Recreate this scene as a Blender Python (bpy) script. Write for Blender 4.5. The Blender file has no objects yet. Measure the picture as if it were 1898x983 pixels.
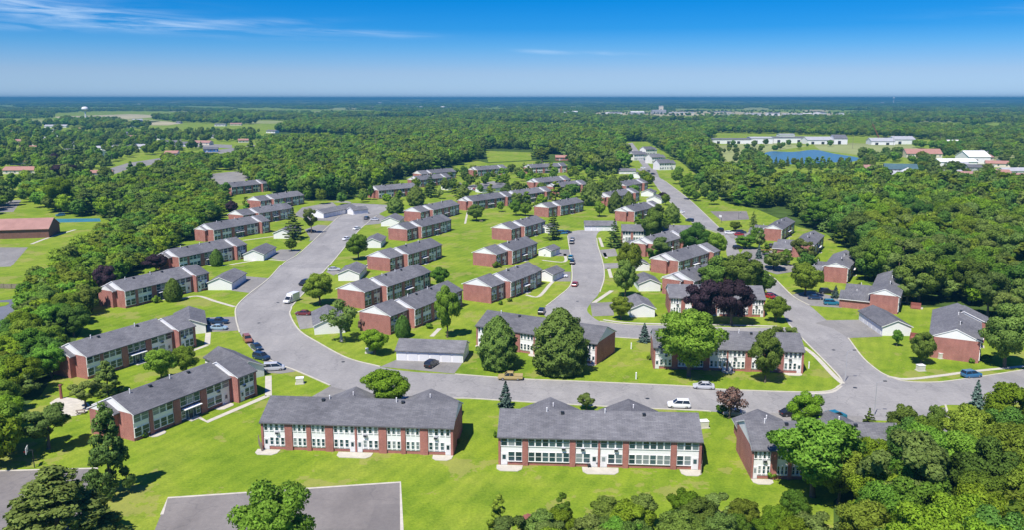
import bpy, bmesh, math, random
import numpy as np
from mathutils import Vector, Matrix

scene = bpy.context.scene
R_ = math.radians
# ------------------------------------------------------------------ camera
CAM_H, F_PX, PW, PH, HOR = 62.0, 1540.0, 1898.0, 983.0, 181.0
PITCH = math.atan((PH / 2 - HOR) / F_PX)
cam = bpy.data.cameras.new('camera')
cam.sensor_fit = 'HORIZONTAL'; cam.sensor_width = 36.0; cam.lens = 36.0 * F_PX / PW
cam.clip_start = 1.0; cam.clip_end = 80000.0
cam_o = bpy.data.objects.new('camera', cam)
cam_o.location = (0, 0, CAM_H)
cam_o.rotation_euler = (math.pi / 2 - PITCH, 0, 0)
scene.collection.objects.link(cam_o); scene.camera = cam_o

# ------------------------------------------------------------------ sun, sky, exposure
SUN_EL = R_(59.0)
SUN_AZ = math.atan2(-0.52, -0.854)                      # measured from +Y towards +X
SUN_DIR = Vector((math.sin(SUN_AZ) * math.cos(SUN_EL), math.cos(SUN_AZ) * math.cos(SUN_EL), math.sin(SUN_EL)))
sl = bpy.data.lights.new('sun', 'SUN'); sl.energy = 5.0; sl.angle = R_(0.5); sl.color = (1.0, 0.955, 0.89)
so = bpy.data.objects.new('sun', sl); so.rotation_euler = (-SUN_DIR).to_track_quat('-Z', 'Y').to_euler()
so.location = (0, 0, 300); scene.collection.objects.link(so)

world = bpy.data.worlds.new('World'); scene.world = world; world.use_nodes = True
wt = world.node_tree; wt.nodes.clear()
def wn(t, **k):
    n = wt.nodes.new(t)
    for a, b in k.items(): setattr(n, a, b)
    return n
def wmath(op, a, b=None, c=None):
    n = wn('ShaderNodeMath', operation=op)
    for i, v in enumerate((a, b, c)):
        if v is None: continue
        if isinstance(v, (int, float)): n.inputs[i].default_value = v
        else: wt.links.new(v, n.inputs[i])
    return n.outputs[0]
sky = wn('ShaderNodeTexSky', sky_type='NISHITA', sun_disc=False)
sky.sun_elevation = SUN_EL; sky.sun_rotation = SUN_AZ; sky.altitude = 100
sky.air_density = 1.0; sky.dust_density = 0.2; sky.ozone_density = 2.0
tc = wn('ShaderNodeTexCoord'); sx = wn('ShaderNodeSeparateXYZ'); wt.links.new(tc.outputs['Generated'], sx.inputs[0])
# a clear polarised-looking blue sky: paler at the horizon, deep blue higher up; stops overhead lifted to fill the shadows
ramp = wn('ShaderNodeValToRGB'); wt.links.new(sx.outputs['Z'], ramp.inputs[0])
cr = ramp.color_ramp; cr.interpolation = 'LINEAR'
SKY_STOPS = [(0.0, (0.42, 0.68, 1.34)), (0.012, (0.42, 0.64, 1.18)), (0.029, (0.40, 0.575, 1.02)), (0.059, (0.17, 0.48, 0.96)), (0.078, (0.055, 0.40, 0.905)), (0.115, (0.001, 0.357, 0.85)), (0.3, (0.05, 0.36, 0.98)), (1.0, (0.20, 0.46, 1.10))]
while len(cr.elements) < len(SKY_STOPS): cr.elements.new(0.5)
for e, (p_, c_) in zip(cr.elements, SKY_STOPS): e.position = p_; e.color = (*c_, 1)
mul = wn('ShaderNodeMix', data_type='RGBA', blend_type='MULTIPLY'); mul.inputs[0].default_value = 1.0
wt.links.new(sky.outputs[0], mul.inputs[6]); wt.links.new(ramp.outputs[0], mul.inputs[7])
# thin cirrus streaks
az = wmath('ARCTAN2', sx.outputs['X'], sx.outputs['Y'])
el = wmath('ARCSINE', sx.outputs['Z'])
cmb = wn('ShaderNodeCombineXYZ'); wt.links.new(wmath('MULTIPLY', az, 7.0), cmb.inputs[0]); wt.links.new(wmath('MULTIPLY', wmath('ADD', el, wmath('MULTIPLY', az, 0.03)), 95.0), cmb.inputs[1])
nz = wn('ShaderNodeTexNoise'); nz.inputs['Scale'].default_value = 1.6; nz.inputs['Detail'].default_value = 7; nz.inputs['Roughness'].default_value = 0.62; nz.inputs['Distortion'].default_value = 0.7
wt.links.new(cmb.outputs[0], nz.inputs['Vector'])
def streak(u, v, du, dv, slope, amp):
    a0 = math.atan((u - PW / 2) / F_PX); e0 = (HOR - v) / F_PX
    da = wmath('DIVIDE', wmath('SUBTRACT', az, a0), du / F_PX)
    de = wmath('DIVIDE', wmath('SUBTRACT', wmath('SUBTRACT', el, e0), wmath('MULTIPLY', wmath('SUBTRACT', az, a0), slope)), dv / F_PX)
    q = wmath('ADD', wmath('MULTIPLY', da, da), wmath('MULTIPLY', de, de))
    return wmath('MULTIPLY', wmath('POWER', 2.718, wmath('MULTIPLY', q, -1.0)), amp)
tot = None
for s in ((60, 38, 170, 10, -0.06, 1.0), (250, 60, 230, 12, -0.04, 0.95), (420, 58, 140, 6, 0.05, 0.6), (100, 72, 120, 6, 0.02, 0.45), (690, 69, 95, 5, -0.03, 0.7), (1008, 100, 45, 3.5, -0.06, 0.6), (1140, 104, 55, 3.5, -0.05, 0.55), (-300, 20, 300, 16, -0.03, 0.9), (2300, 40, 260, 10, 0.03, 0.6)):
    t = streak(*s); tot = t if tot is None else wmath('ADD', tot, t)
cov = wmath('MULTIPLY', tot, wmath('MULTIPLY_ADD', nz.outputs['Fac'], 3.0, -1.05))
cov = wmath('MINIMUM', wmath('MAXIMUM', wmath('MULTIPLY', cov, 0.55), 0.0), 0.5)
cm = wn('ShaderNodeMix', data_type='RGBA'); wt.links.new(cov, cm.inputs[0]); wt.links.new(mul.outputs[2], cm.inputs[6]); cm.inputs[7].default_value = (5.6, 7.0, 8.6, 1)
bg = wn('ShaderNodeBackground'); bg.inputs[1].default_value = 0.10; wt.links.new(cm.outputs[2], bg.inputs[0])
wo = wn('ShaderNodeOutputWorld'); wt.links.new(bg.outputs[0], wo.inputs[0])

vs = scene.view_settings
vs.view_transform = 'Standard'; vs.look = 'None'; vs.exposure = 0.35; vs.gamma = 1.0; vs.use_curve_mapping = False
scene.cycles.use_denoising = True
try: scene.cycles.denoiser = 'OPENIMAGEDENOISE'
except Exception: pass
scene.cycles.max_bounces = 5; scene.cycles.diffuse_bounces = 4; scene.cycles.glossy_bounces = 2; scene.cycles.transmission_bounces = 3; scene.cycles.volume_bounces = 0
scene.cycles.transparent_max_bounces = 6; scene.cycles.caustics_reflective = False; scene.cycles.caustics_refractive = False

# ------------------------------------------------------------------ survey helpers: where things stand on the ground
_F = np.array([0, math.cos(PITCH), -math.sin(PITCH)]); _U = np.array([0, math.sin(PITCH), math.cos(PITCH)])
def g(u, v, z=0.0):
    d = np.array([(u - PW / 2) / F_PX, 0, 0]) + _F + _U * (PH / 2 - v) / F_PX
    t = (z - CAM_H) / d[2]
    return (d[0] * t, d[1] * t)
def hgt(u, vb, vt):                                       # real height of something standing at (u,vb) whose top shows at vt
    x, y = g(u, vb)
    k = (PH / 2 - vt) / F_PX
    # (z-H)*cos+ y*sin = k*(y*cos-(z-H)*sin)
    c, s = math.cos(PITCH), math.sin(PITCH)
    return CAM_H + y * (k * c - s) / (c + k * s)
def mpp(u, v):                                            # metres per photo pixel at a ground point
    x, y = g(u, v); return (y * math.cos(PITCH) + CAM_H * math.sin(PITCH)) / F_PX

COL = scene.collection
def tag(o, label=None, cat=None, group=None, kind=None):
    if label: o['label'] = label
    if cat: o['category'] = cat
    if group: o['group'] = group
    if kind: o['kind'] = kind
    return o
def link(name, data, parent=None, loc=None, rz=None):
    o = bpy.data.objects.new(name, data); COL.objects.link(o)
    if parent is not None: o.parent = parent
    if loc is not None: o.location = loc
    if rz is not None: o.rotation_euler = (0, 0, rz)
    return o
def empty(name, loc=(0, 0, 0), rz=0.0):
    o = link(name, None, None, loc, rz); o.empty_display_size = 0.3; return o

class MB:
    """collects faces; mesh() makes one mesh datablock"""
    def __init__(s): s.v = []; s.f = []; s.m = []
    def poly(s, pts, m=0):
        b = len(s.v); s.v += [tuple(p) for p in pts]; s.f.append(tuple(range(b, b + len(pts)))); s.m.append(m)
    def box(s, x0, x1, y0, y1, z0, z1, m=0, bottom=True):
        b = len(s.v)
        s.v += [(x0, y0, z0), (x1, y0, z0), (x1, y1, z0), (x0, y1, z0), (x0, y0, z1), (x1, y0, z1), (x1, y1, z1), (x0, y1, z1)]
        fs = [(0, 1, 5, 4), (1, 2, 6, 5), (2, 3, 7, 6), (3, 0, 4, 7), (4, 5, 6, 7)] + ([(3, 2, 1, 0)] if bottom else [])
        for f in fs: s.f.append(tuple(b + i for i in f)); s.m.append(m)
    def extrude_x(s, prof, x0, x1, m=0, mend=None, medge=None):   # prof: closed list of (y,z), counter-clockwise seen from -x end
        n = len(prof); b = len(s.v)
        s.v += [(x0, y, z) for y, z in prof] + [(x1, y, z) for y, z in prof]
        for i in range(n):
            j = (i + 1) % n; s.f.append((b + i, b + n + i, b + n + j, b + j)); s.m.append(medge[i] if medge else m)
        me = m if mend is None else mend
        s.f.append(tuple(b + i for i in range(n))); s.m.append(me)
        s.f.append(tuple(b + n + i for i in range(n - 1, -1, -1))); s.m.append(me)
    def cone(s, p0, p1, r0, r1, n=6, m=0, cap=True):
        p0, p1 = Vector(p0), Vector(p1); d = (p1 - p0).normalized()
        a = d.orthogonal().normalized(); c = d.cross(a); b = len(s.v)
        for p, r in ((p0, r0), (p1, r1)):
            for i in range(n):
                t = 2 * math.pi * i / n; s.v.append(tuple(p + a * (r * math.cos(t)) + c * (r * math.sin(t))))
        for i in range(n):
            j = (i + 1) % n; s.f.append((b + i, b + j, b + n + j, b + n + i)); s.m.append(m)
        if cap: s.f.append(tuple(b + n + i for i in range(n))); s.m.append(m); s.f.append(tuple(b + i for i in range(n - 1, -1, -1))); s.m.append(m)
    def mesh(s, name, mats, smooth=False):
        me = bpy.data.meshes.new(name); me.from_pydata(s.v, [], s.f)
        for m in mats: me.materials.append(m)
        if len(mats) > 1: me.polygons.foreach_set('material_index', s.m)
        if smooth: me.polygons.foreach_set('use_smooth', [True] * len(me.polygons))
        me.update(); return me
    def build(s, name, mats, parent=None, loc=None, rz=None, smooth=False):
        if not isinstance(mats, (list, tuple)): mats = [mats]
        return link(name, s.mesh(name, mats, smooth), parent, loc, rz)
def recalc(me):
    bm = bmesh.new(); bm.from_mesh(me); bmesh.ops.recalc_face_normals(bm, faces=bm.faces); bm.to_mesh(me); bm.free()

# ------------------------------------------------------------------ materials
def mat(name):
    m = bpy.data.materials.new(name); m.use_nodes = True; nt = m.node_tree; nt.nodes.clear()
    out = nt.nodes.new('ShaderNodeOutputMaterial'); return m, nt, out
def N(nt, t, **k):
    n = nt.nodes.new(t)
    for a, b in k.items():
        if isinstance(a, str) and a in n.inputs: n.inputs[a].default_value = b
        else: setattr(n, a, b)
    return n
def noise(nt, vec, scale, detail=4, rough=0.55, dist=0.0):
    n = nt.nodes.new('ShaderNodeTexNoise'); n.inputs['Scale'].default_value = scale; n.inputs['Detail'].default_value = detail
    n.inputs['Roughness'].default_value = rough; n.inputs['Distortion'].default_value = dist
    if vec is not None: nt.links.new(vec, n.inputs['Vector'])
    return n.outputs['Fac']
def ramp_(nt, fac, stops):
    r = nt.nodes.new('ShaderNodeValToRGB'); el = r.color_ramp.elements
    while len(el) < len(stops): el.new(0.5)
    for e, (p, c) in zip(el, stops): e.position = p; e.color = (*c, 1) if len(c) == 3 else c
    nt.links.new(fac, r.inputs[0]); return r.outputs[0]
def mixc(nt, fac, a, b, mode='MIX'):
    n = nt.nodes.new('ShaderNodeMix'); n.data_type = 'RGBA'; n.blend_type = mode
    for i, v in ((0, fac), (6, a), (7, b)):
        if isinstance(v, (int, float)): n.inputs[i].default_value = v
        elif isinstance(v, tuple): n.inputs[i].default_value = (*v, 1) if len(v) == 3 else v
        else: nt.links.new(v, n.inputs[i])
    return n.outputs[2]
def mth(nt, op, a, b=None, c=None):
    n = nt.nodes.new('ShaderNodeMath'); n.operation = op
    for i, v in enumerate((a, b, c)):
        if v is None: continue
        if isinstance(v, (int, float)): n.inputs[i].default_value = v
        else: nt.links.new(v, n.inputs[i])
    return n.outputs[0]
def principled(nt, out, col, rough=0.8, spec=0.3, bump=None, bstr=0.3, metal=0.0):
    b = nt.nodes.new('ShaderNodeBsdfPrincipled')
    if isinstance(col, tuple): b.inputs['Base Color'].default_value = (*col, 1)
    else: nt.links.new(col, b.inputs['Base Color'])
    b.inputs['Roughness'].default_value = rough; b.inputs['Specular IOR Level'].default_value = spec; b.inputs['Metallic'].default_value = metal
    if bump is not None:
        bn = nt.nodes.new('ShaderNodeBump'); bn.inputs['Strength'].default_value = bstr; bn.inputs['Distance'].default_value = 0.05
        nt.links.new(bump, bn.inputs['Height']); nt.links.new(bn.outputs[0], b.inputs['Normal'])
    nt.links.new(b.outputs[0], out.inputs[0]); return b
def pos(nt): return nt.nodes.new('ShaderNodeNewGeometry').outputs['Position']
def objc(nt): return nt.nodes.new('ShaderNodeTexCoord').outputs['Object']
def orand(nt): return nt.nodes.new('ShaderNodeObjectInfo').outputs['Random']
def mapv(nt, vec, scale):
    m = nt.nodes.new('ShaderNodeMapping'); m.inputs['Scale'].default_value = scale; nt.links.new(vec, m.inputs[0]); return m.outputs[0]

def m_simple(name, col, rough=0.7, var=0.12, scale=1.2, spec=0.3, metal=0.0):
    m, nt, out = mat(name); f = noise(nt, pos(nt), scale, 4)
    a = tuple(c * (1 - var) for c in col); b = tuple(min(1, c * (1 + var)) for c in col)
    principled(nt, out, ramp_(nt, f, [(0.3, a), (0.7, b)]), rough, spec, metal=metal); return m

def m_brick():
    m, nt, out = mat('red_brick'); o = objc(nt)
    s = nt.nodes.new('ShaderNodeSeparateXYZ'); nt.links.new(o, s.inputs[0])
    c = nt.nodes.new('ShaderNodeCombineXYZ'); nt.links.new(mth(nt, 'ADD', s.outputs[0], s.outputs[1]), c.inputs[0]); nt.links.new(s.outputs[2], c.inputs[1])
    b = nt.nodes.new('ShaderNodeTexBrick'); nt.links.new(c.outputs[0], b.inputs['Vector'])
    b.inputs['Color1'].default_value = (0.42, 0.15, 0.12, 1); b.inputs['Color2'].default_value = (0.345, 0.12, 0.098, 1); b.inputs['Mortar'].default_value = (0.47, 0.30, 0.25, 1)
    b.inputs['Scale'].default_value = 1.0; b.inputs['Mortar Size'].default_value = 0.012; b.inputs['Brick Width'].default_value = 0.32; b.inputs['Row Height'].default_value = 0.12
    f = noise(nt, pos(nt), 0.5, 5); f2 = noise(nt, mapv(nt, pos(nt), (1.2, 1.2, 0.25)), 1.0, 4)
    col = mixc(nt, 1.0, b.outputs[0], ramp_(nt, f, [(0.3, (0.85, 0.84, 0.84)), (0.7, (1.12, 1.1, 1.1))]), 'MULTIPLY')
    col = mixc(nt, 1.0, col, ramp_(nt, f2, [(0.35, (0.9, 0.9, 0.9)), (0.7, (1.06, 1.06, 1.06))]), 'MULTIPLY')
    principled(nt, out, col, 0.9, 0.2, b.outputs[1], 0.3); return m
def m_roof():
    m, nt, out = mat('grey_asphalt_shingles'); o = objc(nt)
    b = nt.nodes.new('ShaderNodeTexBrick'); nt.links.new(o, b.inputs['Vector'])
    b.inputs['Color1'].default_value = (0.172, 0.171, 0.172, 1); b.inputs['Color2'].default_value = (0.128, 0.127, 0.130, 1); b.inputs['Mortar'].default_value = (0.07, 0.072, 0.088, 1)
    b.inputs['Scale'].default_value = 1.0; b.inputs['Mortar Size'].default_value = 0.02; b.inputs['Brick Width'].default_value = 0.9; b.inputs['Row Height'].default_value = 0.28
    f = noise(nt, mapv(nt, pos(nt), (0.5, 0.5, 0.5)), 1.0, 6, 0.65); f2 = noise(nt, o, 0.13, 3)
    oi = orand(nt)
    col = mixc(nt, 1.0, b.outputs[0], ramp_(nt, f, [(0.3, (0.82, 0.82, 0.82)), (0.7, (1.2, 1.19, 1.18))]), 'MULTIPLY')
    col = mixc(nt, 1.0, col, ramp_(nt, f2, [(0.35, (0.9, 0.9, 0.92)), (0.65, (1.1, 1.1, 1.1))]), 'MULTIPLY')
    col = mixc(nt, 1.0, col, ramp_(nt, oi, [(0.0, (0.86, 0.86, 0.88)), (1.0, (1.16, 1.15, 1.15))]), 'MULTIPLY')
    principled(nt, out, col, 0.85, 0.35, b.outputs[1], 0.25); return m
def m_siding(name, col):
    m, nt, out = mat(name); o = objc(nt); s = nt.nodes.new('ShaderNodeSeparateXYZ'); nt.links.new(o, s.inputs[0])
    w = mth(nt, 'FRACT', mth(nt, 'MULTIPLY', s.outputs[2], 5.0))
    f = noise(nt, mapv(nt, pos(nt), (0.8, 0.8, 0.2)), 1.0, 4)
    c = mixc(nt, 1.0, ramp_(nt, f, [(0.3, tuple(x * 0.95 for x in col)), (0.7, col)]), ramp_(nt, w, [(0.0, (0.9, 0.9, 0.91)), (0.15, (1, 1, 1))]), 'MULTIPLY')
    principled(nt, out, c, 0.6, 0.3); return m
def m_glass():
    m, nt, out = mat('window_glass'); r = orand(nt)
    col = ramp_(nt, r, [(0.0, (0.010, 0.030, 0.045)), (0.55, (0.02, 0.06, 0.08)), (0.7, (0.08, 0.13, 0.15)), (1.0, (0.26, 0.29, 0.30))])
    principled(nt, out, col, 0.08, 0.7); return m
def m_asphalt(name, lo, hi, crack=True):
    m, nt, out = mat(name); p = pos(nt)
    f = noise(nt, p, 0.06, 6, 0.6); f2 = noise(nt, p, 1.3, 5, 0.7); f3 = noise(nt, p, 9.0, 2)
    c = ramp_(nt, f, [(0.3, lo), (0.7, hi)])
    c = mixc(nt, 1.0, c, ramp_(nt, f2, [(0.3, (0.90, 0.90, 0.90)), (0.7, (1.09, 1.085, 1.07))]), 'MULTIPLY')
    f4 = noise(nt, mapv(nt, p, (1, 0.3, 1)), 0.22, 5, 0.65); c = mixc(nt, 1.0, c, ramp_(nt, f4, [(0.32, (0.86, 0.86, 0.87)), (0.62, (1.05, 1.05, 1.05)), (0.75, (1.16, 1.14, 1.1))]), 'MULTIPLY')
    if crack:
        v = nt.nodes.new('ShaderNodeTexVoronoi'); v.feature = 'DISTANCE_TO_EDGE'; v.inputs['Scale'].default_value = 0.13; v.inputs['Randomness'].default_value = 1.0
        wv = nt.nodes.new('ShaderNodeMix'); wv.data_type = 'VECTOR'; wv.inputs[0].default_value = 0.25
        nn = nt.nodes.new('ShaderNodeTexNoise'); nn.inputs['Scale'].default_value = 0.25; nt.links.new(p, nn.inputs['Vector'])
        vm = nt.nodes.new('ShaderNodeVectorMath'); vm.operation = 'MULTIPLY_ADD'; nt.links.new(nn.outputs['Color'], vm.inputs[0]); vm.inputs[1].default_value = (6, 6, 6); nt.links.new(p, vm.inputs[2])
        nt.links.new(vm.outputs[0], v.inputs['Vector'])
        k = mth(nt, 'LESS_THAN', v.outputs[0], 0.016)
        k = mth(nt, 'MULTIPLY', k, mth(nt, 'GREATER_THAN', noise(nt, p, 0.04, 2), 0.44))
        c = mixc(nt, mth(nt, 'MULTIPLY', k, 0.2), c, (0.08, 0.08, 0.085))
        st = mth(nt, 'MULTIPLY', mth(nt, 'GREATER_THAN', noise(nt, p, 0.33, 4, 0.6), 0.66), 0.25); c = mixc(nt, st, c, (0.13, 0.125, 0.13))
        pv_ = nt.nodes.new('ShaderNodeTexVoronoi'); pv_.distance = 'CHEBYCHEV'; pv_.inputs['Scale'].default_value = 0.07; nt.links.new(p, pv_.inputs['Vector'])
        sp_ = nt.nodes.new('ShaderNodeSeparateColor'); nt.links.new(pv_.outputs['Color'], sp_.inputs[0])
        c = mixc(nt, 1.0, c, ramp_(nt, sp_.outputs[0], [(0.0, (0.93, 0.93, 0.94)), (1.0, (1.06, 1.055, 1.05))]), 'MULTIPLY')
    principled(nt, out, c, 0.92, 0.2, f3, 0.15); return m
def m_lawn():
    m, nt, out = mat('mown_grass'); p = pos(nt)
    big = noise(nt, p, 0.03, 6, 0.65, 0.6); mid = noise(nt, p, 0.16, 6, 0.65); fine = noise(nt, p, 2.2, 5, 0.75)
    c = ramp_(nt, big, [(0.25, (0.124, 0.208, 0.014)), (0.48, (0.186, 0.268, 0.020)), (0.72, (0.250, 0.300, 0.038))])
    c = mixc(nt, 1.0, c, ramp_(nt, mid, [(0.28, (0.64, 0.74, 0.7)), (0.5, (1, 1, 1)), (0.74, (1.28, 1.16, 1.3))]), 'MULTIPLY')
    c = mixc(nt, 1.0, c, ramp_(nt, fine, [(0.25, (0.58, 0.64, 0.6)), (0.75, (1.36, 1.30, 1.3))]), 'MULTIPLY')
    # mowing passes
    rot = nt.nodes.new('ShaderNodeMapping'); rot.inputs['Rotation'].default_value = (0, 0, R_(24)); nt.links.new(p, rot.inputs[0])
    w = nt.nodes.new('ShaderNodeTexWave'); w.inputs['Scale'].default_value = 0.11; w.inputs['Distortion'].default_value = 7.0; w.inputs['Detail'].default_value = 2; w.inputs['Detail Scale'].default_value = 0.35; nt.links.new(rot.outputs[0], w.inputs['Vector'])
    c = mixc(nt, 1.0, c, ramp_(nt, w.outputs[0], [(0.2, (0.94, 0.96, 0.96)), (0.8, (1.05, 1.04, 1.03))]), 'MULTIPLY')
    dry = mth(nt, 'MULTIPLY', mth(nt, 'GREATER_THAN', noise(nt, p, 0.07, 5, 0.7), 0.57), 0.5)
    c = mixc(nt, dry, c, (0.30, 0.272, 0.085))
    principled(nt, out, c, 0.95, 0.1, fine, 0.5); return m
def m_leaf(name, col, trans=0.35, hue=0.03, var=0.35):
    m, nt, out = mat(name)
    ri = nt.nodes.new('ShaderNodeNewGeometry').outputs['Random Per Island']; oi = orand(nt)
    c = ramp_(nt, ri, [(0.0, tuple(x * (1 - var) for x in col)), (0.75, tuple(x * (1 + 0.25 * var) for x in col)), (1.0, tuple(min(1, x * (1 + var)) for x in col))])
    hs = nt.nodes.new('ShaderNodeHueSaturation'); nt.links.new(c, hs.inputs['Color'])
    nt.links.new(mth(nt, 'MULTIPLY_ADD', oi, 2 * hue, 0.5 - hue), hs.inputs['Hue'])
    o2 = mth(nt, 'FRACT', mth(nt, 'MULTIPLY', oi, 7.31))
    nt.links.new(mth(nt, 'MULTIPLY_ADD', o2, 0.55, 0.72), hs.inputs['Value'])
    d = nt.nodes.new('ShaderNodeBsdfDiffuse'); nt.links.new(hs.outputs[0], d.inputs[0])
    t = nt.nodes.new('ShaderNodeBsdfTranslucent'); nt.links.new(hs.outputs[0], t.inputs[0])
    mx = nt.nodes.new('ShaderNodeMixShader'); mx.inputs[0].default_value = trans
    nt.links.new(d.outputs[0], mx.inputs[1]); nt.links.new(t.outputs[0], mx.inputs[2]); nt.links.new(mx.outputs[0], out.inputs[0]); return m
def m_paint(name, col):
    m, nt, out = mat(name); f = noise(nt, objc(nt), 3.0, 3)
    b = principled(nt, out, ramp_(nt, f, [(0.3, tuple(c * 0.93 for c in col)), (0.7, col)]), 0.3, 0.5); b.inputs['Coat Weight'].default_value = 0.4; b.inputs['Coat Roughness'].default_value = 0.1; return m
M = {}
M['brick'] = m_brick(); M['roof'] = m_roof(); M['white'] = m_siding('white_siding', (0.87, 0.855, 0.83)); M['trim'] = m_simple('white_trim', (0.86, 0.845, 0.82), 0.5, 0.05)
M['glass'] = m_glass(); M['dark'] = m_simple('dark_metal', (0.035, 0.04, 0.045), 0.5); M['door'] = m_simple('white_door', (0.72, 0.71, 0.70), 0.5, 0.06)
M['gdoor'] = m_siding('garage_door_panels', (0.74, 0.74, 0.74)); M['recess'] = m_simple('dark_stair_panel', (0.05, 0.085, 0.115), 0.6, 0.2)
M['asphalt'] = m_asphalt('worn_asphalt', (0.272, 0.262, 0.248), (0.318, 0.306, 0.288)); M['court'] = m_asphalt('old_court_asphalt', (0.18, 0.164, 0.152), (0.235, 0.216, 0.198))
M['drive'] = m_asphalt('driveway_asphalt', (0.218, 0.208, 0.192), (0.282, 0.27, 0.246)); M['darkasph'] = m_asphalt('fresh_asphalt', (0.13, 0.14, 0.17), (0.17, 0.18, 0.21), False)
M['concrete'] = m_simple('pale_concrete', (0.50, 0.465, 0.385), 0.9, 0.10, 0.8); M['kerb'] = m_simple('kerb_concrete', (0.50, 0.47, 0.375), 0.9, 0.12, 0.5)
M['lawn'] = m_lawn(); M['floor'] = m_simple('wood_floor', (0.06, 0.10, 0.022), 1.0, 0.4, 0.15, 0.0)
M['field'] = m_simple('pale_field', (0.27, 0.30, 0.12), 1.0, 0.25, 0.01, 0.0); M['tan'] = m_simple('dry_field', (0.40, 0.36, 0.22), 1.0, 0.2, 0.01, 0.0)
M['bark'] = m_simple('bark', (0.13, 0.105, 0.085), 1.0, 0.3, 3.0, 0.1); M['palebark'] = m_simple('pale_bark', (0.45, 0.43, 0.40), 0.9, 0.3, 3.0, 0.1)
M['redroof'] = m_simple('red_tile_roof', (0.38, 0.20, 0.155), 0.9, 0.12, 0.6); M['brownroof'] = m_simple('brown_roof', (0.36, 0.20, 0.165), 0.9, 0.12, 0.3)
M['tealroof'] = m_simple('teal_roof', (0.07, 0.13, 0.145), 0.8, 0.15, 0.4); M['paleroof'] = m_simple('pale_grey_roof', (0.40, 0.40, 0.41), 0.8, 0.1, 0.3)
M['cream'] = m_simple('cream_wall', (0.70, 0.64, 0.50), 0.8, 0.08, 0.4); M['darkbrick'] = m_simple('brown_brick', (0.20, 0.10, 0.075), 0.9, 0.15, 1.0)
M['rubber'] = m_simple('tyre_rubber', (0.02, 0.02, 0.022), 0.8); M['chrome'] = m_simple('wheel_metal', (0.45, 0.46, 0.48), 0.3, 0.05, 1, 0.5, 0.8)
M['lampglass'] = m_simple('lamp_glass', (0.75, 0.75, 0.72), 0.2, 0.05); M['redlamp'] = m_simple('red_lamp', (0.4, 0.02, 0.02), 0.3, 0.1)
M['wood'] = m_simple('brown_fence_wood', (0.26, 0.21, 0.17), 0.9, 0.2, 2.0); M['redwood'] = m_simple('red_painted_wood', (0.27, 0.10, 0.075), 0.8, 0.2, 2.0)
M['green_box'] = m_simple('beige_metal_box', (0.62, 0.60, 0.50), 0.6, 0.06)
M['bluecover'] = m_simple('blue_cover', (0.02, 0.17, 0.45), 0.6, 0.15, 0.2)
M['gravel'] = m_simple('pale_gravel', (0.52, 0.48, 0.40), 1.0, 0.15, 0.8)
LEAF = {'green': m_leaf('leaf_green', (0.242, 0.378, 0.048), 0.5), 'dark': m_leaf('leaf_dark_green', (0.190, 0.305, 0.055), 0.5), 'lime': m_leaf('leaf_bright_green', (0.262, 0.400, 0.034), 0.5, 0.015),
        'olive': m_leaf('leaf_olive', (0.225, 0.322, 0.070), 0.5, 0.012), 'purple': m_leaf('leaf_purple', (0.085, 0.056, 0.068), 0.35, 0.02), 'spruce': m_leaf('needle_blue_green', (0.135, 0.205, 0.165), 0.15, 0.01),
        'pine': m_leaf('needle_dark_green', (0.190, 0.275, 0.065), 0.45, 0.02), 'pale': m_leaf('leaf_pale', (0.255, 0.345, 0.085), 0.5, 0.015), 'red': m_leaf('leaf_rust', (0.25, 0.165, 0.12), 0.35, 0.02)}

# ------------------------------------------------------------------ ground, roads, paving
from mathutils.geometry import tessellate_polygon
def smooth_line(pts, n=6):
    P = [np.array(p, float) for p in pts]; P = [2 * P[0] - P[1]] + P + [2 * P[-1] - P[-2]]; out = []
    for i in range(1, len(P) - 2):
        a, b, c, d = P[i - 1:i + 3]
        for k in range(n):
            t = k / n; out.append(0.5 * ((2 * b) + (c - a) * t + (2 * a - 5 * b + 4 * c - d) * t * t + (-a + 3 * b - 3 * c + d) * t ** 3))
    out.append(P[-2]); return [tuple(q) for q in out]
def sheet(name, pts, z, m, skirt=0.0):
    tris = tessellate_polygon([[Vector((x, y, 0)) for x, y in pts]])
    vs_ = [(x, y, z) for x, y in pts]; fs = []
    for a, b, c in tris:
        A, B, C_ = (Vector(vs_[i]) for i in (a, b, c)); fs.append((a, b, c) if (B - A).cross(C_ - A).z > 0 else (a, c, b))
    me = bpy.data.meshes.new(name); me.from_pydata(vs_, [], fs); me.materials.append(m); me.update()
    return tag(link(name, me), kind='structure')
def pxl(l): return [g(*p) for p in l]
def sheet_px(name, px, z, m): return sheet(name, pxl(px), z, m)
def ribbon(mb, line, w, z0, z1, m=0):
    L = [Vector((x, y)) for x, y in line]; nrm = []
    for i in range(len(L)):
        d = (L[min(i + 1, len(L) - 1)] - L[max(i - 1, 0)]).normalized(); nrm.append(Vector((-d.y, d.x)))
    for i in range(len(L) - 1):
        a, b = L[i] - nrm[i] * w / 2, L[i] + nrm[i] * w / 2; c, d = L[i + 1] + nrm[i + 1] * w / 2, L[i + 1] - nrm[i + 1] * w / 2
        mb.poly([(*d, z1), (*c, z1), (*b, z1), (*a, z1)], m)
        if z1 - z0 > 0.03:
            mb.poly([(*a, z0), (*a, z1), (*d, z1), (*d, z0)][::-1], m); mb.poly([(*c, z0), (*c, z1), (*b, z1), (*b, z0)][::-1], m)
def walk(px, w=1.4, name='footpath', z=0.03, sm=True):
    line = pxl(px); line = smooth_line(line, 5) if sm and len(line) > 2 else line
    mb = MB(); ribbon(mb, line, w, 0, z); return tag(mb.build(name, M['concrete']), kind='structure')
def kerb(px, name='kerb'):
    line = smooth_line(pxl(px), 6); mb = MB(); ribbon(mb, line, 0.38, 0.0, 0.13); o = mb.build(name, M['kerb']); return tag(o, kind='structure')

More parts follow.
